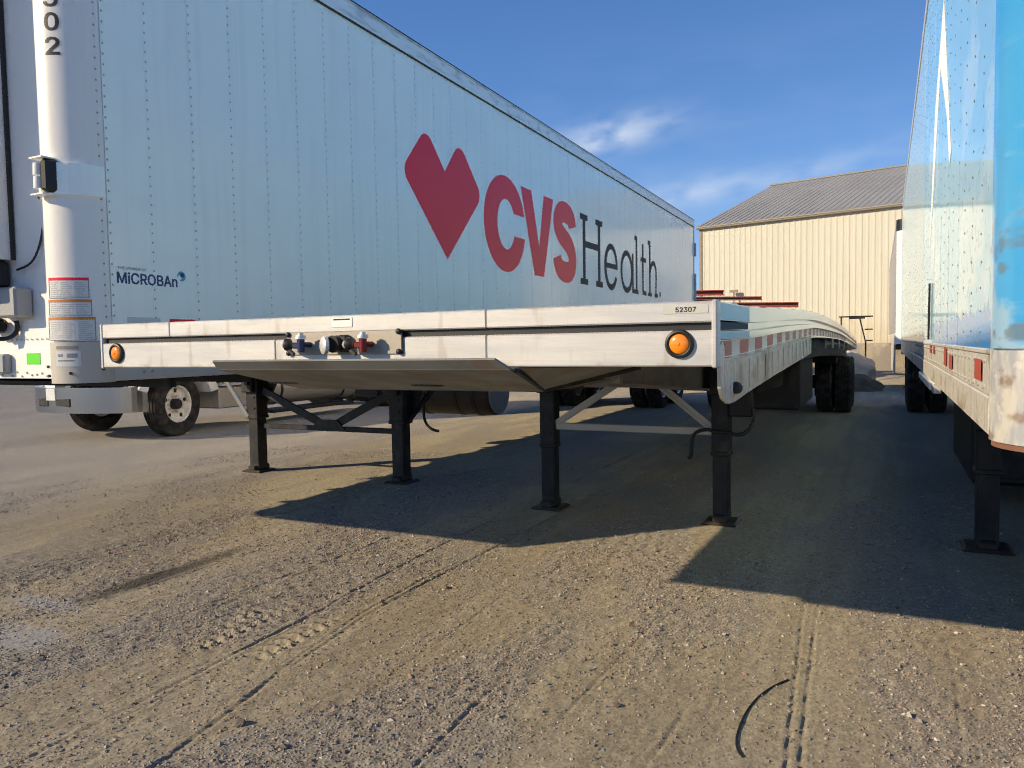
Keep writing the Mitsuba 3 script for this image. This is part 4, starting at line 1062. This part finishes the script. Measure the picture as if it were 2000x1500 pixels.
part(rt, 'side_smear', beam((RX - 0.010, 6.1, 1.33), (RX - 0.010, 6.02, 1.72), 0.014, 0.010), 'steel_mat')  # thin dark bar standing in for a dark smear on the side
for x in (RX + 0.30, RX + 1.75):
    landing_leg(rt, x, 5.52, 1.06, 0.14, foot=0.28, mid=0.5)
kx = part(rt, 'added_under_box', bx(RX + 0.34, RX + 2.25, 7.0, 8.8, 0.16, R0 - 0.05, 0.03), 'black_mat')  # dark mass added to deepen the shade under this trailer
part(kx, 'front_cover', bx(RX + 0.40, RX + 2.19, 6.985, 6.999, 0.22, R0 - 0.10, 0.004), 'steel_mat')
part(rt, 'cross_bar', bx(RX + 0.43, RX + 1.68, 5.50, 5.54, 0.6, 0.66), 'steel_mat')
for y in np.arange(2.9, 17.2, 0.61):
    part(rt, 'crossmember', bx(RX + 0.04, RX + 2.54, y, y + 0.05, R0 - 0.04, R0 + 0.03), 'steel_mat')
part(rt, 'coupler_plate', bx(RX + 0.3, RX + 2.2, 2.6, 4.5, R0 - 0.065, R0 - 0.045), 'steel_mat')
for y in (15.4, 16.65):
    part(rt, 'axle', cyl((RX + 0.1, y, 0.5), (RX + 2.4, y, 0.5), 0.065, 14), 'steel_mat', 30)
    for x, o, face in ((RX + 0.20, -1, True), (RX + 0.54, -1, False), (RX + 2.39, 1, True), (RX + 2.05, 1, False)):
        wheel(rt, (x, y, 0.5), o, 0.5, 0.275, 'cast_mat', face=face)
part(rt, 'rear_frame', bx(RX - 0.008, RX + 2.6, RY1, RY1 + 0.06, R0 - 0.05, R1, 0.008), 'cast_mat')
part(rt, 'rear_guard', cat([bx(RX + 0.2, RX + 2.3, 17.6, 17.7, 0.5, 0.6, 0.01), bx(RX + 0.7, RX + 0.8, 17.62, 17.68, 0.6, 1.05), bx(RX + 1.8, RX + 1.9, 17.62, 17.68, 0.6, 1.05)]), 'steel_mat')
CUR[0] = None

# white trailer further back
ft = thing('box_trailer', 'plain white box trailer in the distance behind the blue trailer', 'trailer')
FX, FYF, FR, FY1, F0, F1 = 0.36, 20.0, 0.20, 34.0, 1.20, 4.11
FCX, FCY = FX + FR, FYF + FR
part(ft, 'body', extr(rounded_rect(FX, FX + 2.59, FYF, FY1, FR), 'XY', F0, F1 - F0), 'white_mat', 40)
part(ft, 'side_panel', bx(FX - 0.006, FX + 0.01, FCY + 0.01, FY1 - 0.02, F0 + 0.27, F1 - 0.11), 'far_shade_mat', label='grey sheet painting shade onto the side of the distant trailer')  # grey sheet laid over the white body to paint its side as shaded
part(ft, 'corner_cap', extr(ring_sector(FCX, FCY, FR - 0.02, FR + 0.012, math.pi, 1.5 * math.pi), 'XY', F1 - 0.24, 0.26), 'black_mat', 40)
part(ft, 'top_rail', bx(FX - 0.012, FX + 0.02, FCY, FY1, F1 - 0.1, F1 + 0.01), 'grey_mat')
part(ft, 'bottom_rail', bx(FX - 0.01, FX + 0.02, FCY, FY1, F0 - 0.02, F0 + 0.26), 'dirty_alu_mat')
g = stroke([(-0.05, 0.10), (0.0, 0.14), (0.05, 0.08), (0.05, -0.20), (0.0, -0.30), (-0.05, -0.24)], 0.03)
part(ft, 'lettering', extr(affinity.translate(g, 0.545, 3.35), 'XZ', FYF - 0.002, 0.002), 'print_mat')
part(ft, 'side_skirt', bx(FX - 0.01, FX + 0.02, 21.2, 26.5, 0.42, 1.17), 'galv_mat')
landing_leg(ft, FX + 0.35, 22.9, 1.25, 0.14)
landing_leg(ft, FX + 2.2, 22.9, 1.25, 0.14)
for x, o in ((FX + 0.2, -1), (FX + 2.35, 1)):
    for y in (31.2, 32.5):
        wheel(ft, (x, y, 0.5 + float(gheight(np.array([x]), np.array([y]))[0]) * 1.0), o, 0.5, 0.3)

# ------------------------------------------------------------------ truck behind the pale trailer
tk = thing('truck', 'white truck parked nose forward beyond the pale blue trailer, with a chrome bumper', 'truck')
TX = -10.9
pl = LineString(spline([(-12.05, 7.62), (-11.95, 7.40), (-11.6, 7.14), (-10.9, 7.02), (-10.2, 7.14), (-9.85, 7.38), (-9.76, 7.62)], 40))
part(tk, 'bumper', extr(pl.buffer(0.02, cap_style=2), 'XY', 0.435, 0.375), 'chrome_mat', 40, label='polished chrome front bumper')
for x0, x1 in ((-11.35, -11.12), (-10.95, -10.62)):
    part(tk, 'bumper_slot', bx(x0, x1, 7.00, 7.10, 0.53, 0.65, 0.01), 'black_mat')
part(tk, 'licence_plate', bx(-11.14, -10.93, 6.985, 7.0, 0.62, 0.80, 0.004), 'label_mat')
part(tk, 'hood', hull([(x, y, z) for x, y, z in [(-12.0, 7.75, 0.83), (-9.8, 7.75, 0.83), (-11.6, 7.25, 0.86), (-10.2, 7.25, 0.86), (-11.5, 7.3, 1.5), (-10.3, 7.3, 1.5), (-11.7, 9.3, 1.75), (-10.1, 9.3, 1.75), (-12.0, 9.3, 1.15), (-9.8, 9.3, 1.15)]]), 'white_mat')
part(tk, 'grille', bx(-11.35, -10.45, 7.235, 7.285, 0.9, 1.45, 0.02), 'black_mat')
for s in (-1, 1):
    fx = TX + s * 0.98
    arch = Polygon([(8.2 + 0.62 * math.cos(t), 0.50 + 0.62 * math.sin(t)) for t in np.linspace(0.25, math.pi - 0.35, 18)] + [(8.2 + 0.78 * math.cos(t), 0.52 + 0.70 * math.sin(t)) for t in np.linspace(math.pi - 0.35, 0.25, 18)])
    part(tk, 'fender', extr(arch, 'YZ', fx - 0.18, 0.36), 'white_mat')
    part(tk, 'headlight', bx(TX + s * 0.88 - 0.18, TX + s * 0.88 + 0.18, 7.42, 7.55, 0.95, 1.15, 0.04), 'bulb_mat')
wheel(tk, (-9.93, 8.2, 0.5), 1, 0.5, 0.28, 'rim_mat', steer=0.16)
wheel(tk, (-11.90, 8.33, 0.5), -1, 0.5, 0.28, 'rim_mat', steer=0.16)
part(tk, 'front_axle', cyl((-11.8, 8.25, 0.5), (-10.1, 8.2, 0.5), 0.06, 12), 'steel_mat', 30)
part(tk, 'cab', hull([(x, y, z) for x in (-12.05, -9.75) for y, z in ((9.3, 1.0), (9.3, 1.78), (9.75, 2.75), (10.2, 2.95), (11.6, 3.0), (11.6, 1.0))]), 'white_mat')
part(tk, 'windscreen', hull([(-11.85, 9.33, 1.86), (-9.95, 9.33, 1.86), (-11.8, 9.71, 2.68), (-10.0, 9.71, 2.68), (-11.85, 9.31, 1.88), (-9.95, 9.31, 1.88), (-11.8, 9.69, 2.70), (-10.0, 9.69, 2.70)]), 'window_mat')
for x in (-12.053, -9.757):
    part(tk, 'side_window', extr(Polygon([(9.62, 1.85), (10.65, 1.85), (10.65, 2.6), (9.9, 2.6)]), 'YZ', x, 0.01), 'window_mat')
part(tk, 'chassis', cat([bx(-11.35, -11.25, 7.6, 15.5, 0.62, 0.86), bx(-10.55, -10.45, 7.6, 15.5, 0.62, 0.86)]), 'steel_mat')
part(tk, 'step_box', cat([bx(-10.25, -9.76, 8.98, 9.95, 0.36, 0.72, 0.02)]), 'tank_mat')
part(tk, 'step_tread', bx(-10.25, -9.70, 8.98, 9.95, 0.735, 0.765, 0.004), 'cast_mat')
kt2 = part(tk, 'fuel_tank', lathe([(0, 0), (0.22, 0), (0.30, 0.03), (0.31, 0.06), (0.31, 2.54), (0.30, 2.57), (0.22, 2.6), (0, 2.6)], (-10.08, 10.1, 0.62), (0, 1, 0), 36), 'tank_mat', 30, label='pale cylindrical fuel tank behind the front wheel')
for y in (10.45, 12.25):
    part(kt2, 'strap', lathe([(0.309, -0.03), (0.316, -0.03), (0.316, 0.03), (0.309, 0.03)], (-10.08, y, 0.62), (0, 1, 0), 36), 'black_mat', 30)
part(tk, 'side_step', bx(-10.2, -9.75, 10.2, 12.5, 0.18, 0.24, 0.01), 'steel_mat')
for y in (14.0, 15.2):
    for x, o, face in ((-9.92, 1, True), (-10.25, 1, False), (-11.9, -1, True), (-11.57, -1, False)):
        wheel(tk, (x, y, 0.5), o, 0.5, 0.27, 'rim_mat', face=face)
part(tk, 'mud_guard', bx(-10.4, -9.78, 13.3, 13.32, 0.25, 1.0), 'black_mat')

# ------------------------------------------------------------------ warehouse
wh = thing('warehouse', 'cream ribbed metal warehouse with a grey gabled roof beyond the trailers', 'warehouse')
A = np.array([-8.025, 38.06]); e = np.array([0.97317, -0.23008]); n = np.array([0.23008, 0.97317])
WL, WD, WZ0, WZ1, RZ, RS = 16.0, 20.1, 0.6, 6.96, 10.48, 10.06
MB = np.eye(4); MB[:2, 0], MB[:2, 1], MB[:2, 3] = e, n, A
CUR[0] = MB
kw = part(wh, 'wall', cat([bx(0, WL, 0, 0.12, WZ0, WZ1), bx(0, WL, WD - 0.12, WD, WZ0, WZ1), bx(WL - 0.12, WL, 0.12, WD - 0.12, WZ0, WZ1)]), 'wall_mat')
gab = Polygon([(0.12, WZ0), (WD - 0.12, WZ0), (WD - 0.12, WZ1), (RS, RZ - 0.1), (0.12, WZ1)])
part(wh, 'wall', extr(gab, 'YZ', 0.0, 0.12), 'wall_mat')
pitch = 0.262
for i in range(int(WL / pitch)):
    x = 0.10 + i * pitch
    rib = sweep_y([(x, -0.001), (x + 0.04, -0.014), (x + 0.09, -0.014), (x + 0.13, -0.001)], [0, 1], lambda y: 0)
    # the outline lies in x and depth; stand it up along z
    v = rib.vertices.copy()
    rib.vertices = np.stack([v[:, 0], v[:, 2], np.where(v[:, 1] < 0.5, WZ0, WZ1 - 0.05)], 1)
    part(kw, 'rib', rib, 'wall_mat')
for x in (0.0, 9.13):
    part(wh, 'corner_trim' if x == 0 else 'downpipe', bx(x - 0.04, x + 0.09, -0.06, 0.0 if x else 0.05, WZ0, WZ1), 'trim_mat')
part(wh, 'sheet_lap', bx(7.0, 7.03, -0.026, -0.0155, WZ0, 4.6), 'wall_mat')
part(wh, 'eave_trim', bx(-0.15, WL + 0.1, -0.22, -0.04, WZ1 - 0.10, WZ1 + 0.06, 0.02), 'trim_mat')
ro = 0.25
for s in (0, 1):
    y0, y1 = (-ro, RS) if s == 0 else (WD + ro, RS)
    z0 = WZ1 - ro * (RZ - WZ1) / RS
    part(wh, 'roof', hull([(x, y, z + t) for x in (-0.15, WL + 0.15) for y, z in ((y0, z0 + 0.06), (y1, RZ + 0.06)) for t in (0, 0.05)]), 'roof_mat')
rr = []
for i in range(int(WL / 0.30)):
    x = 0.05 + i * 0.30
    rr.append(beam((x, -ro, WZ1 - ro * (RZ - WZ1) / RS + 0.125), (x, RS, RZ + 0.114), 0.07, 0.014, up=(0, -0.33, 0.94)))
part(wh, 'roof_ribs', cat(rr), 'roof_mat', kind='stuff')
part(wh, 'ridge_cap', bx(-0.2, WL + 0.2, RS - 0.2, RS + 0.2, RZ + 0.06, RZ + 0.17, 0.03), 'roof_mat')
part(wh, 'vent_pipe', cat([cyl((1.85, -0.30, 2.60), (1.85, -0.30, 3.68), 0.03, 10), bx(1.67, 2.03, -0.36, -0.24, 3.66, 3.78)]), 'trim_mat')
part(wh, 'vent_bracket', bx(1.83, 1.87, -0.30, 0.0, 2.7, 2.74), 'trim_mat')
CUR[0] = None

# ------------------------------------------------------------------ red steel and other things at the back
def channel(p0, p1, w, h, t=0.03):
    p0, p1 = np.asarray(p0, float), np.asarray(p1, float)
    o = np.array([0, 0, 1.0])
    return cat([beam(p0 + o * (h / 2 - t / 2), p1 + o * (h / 2 - t / 2), w, t), beam(p0 - o * (h / 2 - t / 2), p1 - o * (h / 2 - t / 2), w, t), beam(p0, p1, t, h - 2 * t - 0.002)])


zr = 2.24
GR = 'red steel beams stacked behind the flatbed'
single('steel_beam', channel((-8.2, 24.0, 2.58), (-2.17, 24.0, 2.385), 0.22, 0.15), 'red_steel_mat', 'longest red steel beam, lowest and furthest right in the stack behind the flatbed', 'steel beam', GR)
single('steel_beam', channel((-8.2, 24.2, 2.80), (-3.25, 24.2, 2.632), 0.22, 0.11), 'red_steel_mat', 'middle red steel beam in the stack, ending above the deck of the flatbed', 'steel beam', GR)
single('steel_beam', channel((-8.2, 24.35, 2.98), (-4.42, 24.35, 2.86), 0.30, 0.16), 'red_steel_mat', 'topmost and shortest red steel beam of the stack by the pale trailer', 'steel beam', GR)
single('steel_beam', channel((-8.2, 24.5, 2.70), (-4.55, 24.5, 2.60), 0.22, 0.12), 'red_steel_mat', 'red steel beam just under the topmost short one in the stack', 'steel beam', GR)
tr = thing('beam_trestle', 'timber trestle carrying the stack of red steel beams', 'trestle')
for x in (-7.6, -5.0, -3.2):
    z = np.interp(x, [-8.2, -2.17], [2.50, 2.305])
    part(tr, 'cross_beam', bx(x - 0.09, x + 0.09, 23.7, 24.8, z - 0.18, z - 0.002, 0.01), 'wood_mat')
    for y in (23.8, 24.7):
        part(tr, 'post', bx(x - 0.08, x + 0.08, y - 0.08, y + 0.08, -0.02, z - 0.183, 0.01), 'wood_mat')
rk = thing('metal_rack', 'thin dark metal rack standing behind the rear of the flatbed', 'rack')
part(rk, 'top', cat([bx(-1.14, -0.17, 25.9, 26.3, 2.02, 2.055), bx(-0.85, -0.40, 25.9, 26.35, 1.97, 2.018)]), 'steel_mat')
part(rk, 'rail', bx(-0.40, -0.17, 25.98, 26.02, 1.61, 1.65), 'steel_mat')
part(rk, 'rail', bx(-0.38, -0.17, 25.98, 26.02, 1.26, 1.30), 'steel_mat')
part(rk, 'post', beam((-0.54, 26.0, 1.97), (-0.37, 26.0, 1.22), 0.04, 0.04), 'steel_mat')
part(rk, 'post', beam((-0.37, 26.0, 1.24), (-0.37, 26.0, 0.0), 0.045, 0.045), 'steel_mat')
part(rk, 'post', beam((-1.08, 26.1, 2.02), (-1.08, 26.1, 0.0), 0.04, 0.04), 'steel_mat')


def lump(c, r, sc, seed, sub=3, amp=0.35):
    m = trimesh.creation.icosphere(sub, 1.0)
    v = m.vertices * (1 + amp * (meshkit.fbm(m.vertices * 1.9 + seed * 3.1, 4, seed)[:, None] - 0.5) * 2)
    m.vertices = v * r * np.asarray(sc) + np.asarray(c)
    return m


single('rubble_heap', lump((-0.70, 22.6, 0.25), 1.0, (0.58, 0.7, 0.78), 4, 4), 'rubble_mat', 'pale rounded heap of rubble behind the flatbed rear wheels', 'rubble', smooth=40)
single('rubble_heap', lump((-0.55, 21.3, 0.0), 1.0, (0.62, 0.45, 0.42), 14, 4, 0.45), 'soil_mat', 'low grey-brown heap of dirt nearest to the flatbed rear wheels', 'rubble', smooth=40)

# ------------------------------------------------------------------ small things on the ground
hp = [(-0.31, 3.081), (-0.372, 2.957), (-0.416, 2.773), (-0.424, 2.61), (-0.410, 2.49), (-0.385, 2.439)]
hz = gheight(np.array([p[0] for p in hp]), np.array([p[1] for p in hp]))
single('rubber_hose', tube(spline([(x, y, z + 0.003) for (x, y), z in zip(hp, hz)], 40), 0.0038, 8), 'black_mat', 'thin black piece of hose lying in a curve on the gravel', 'hose', smooth=True)
for i, (x, y, r, lab) in enumerate(((-2.04, 1.914, 0.020, 'dark stone lying between the tyre tracks at lower left'), (-2.143, 3.511, 0.014, 'small dark stone beside the tyre track near the shadow'), (-0.86, 2.60, 0.012, 'small dark stone on coarse gravel at lower right'))):
    z = float(gheight(np.array([x]), np.array([y]))[0])
    single('stone', lump((x, y, z + r * 0.4), r, (1.2, 1, 0.8), i + 2, 2, 0.4), 'wood_mat', lab, 'stone', smooth=False)
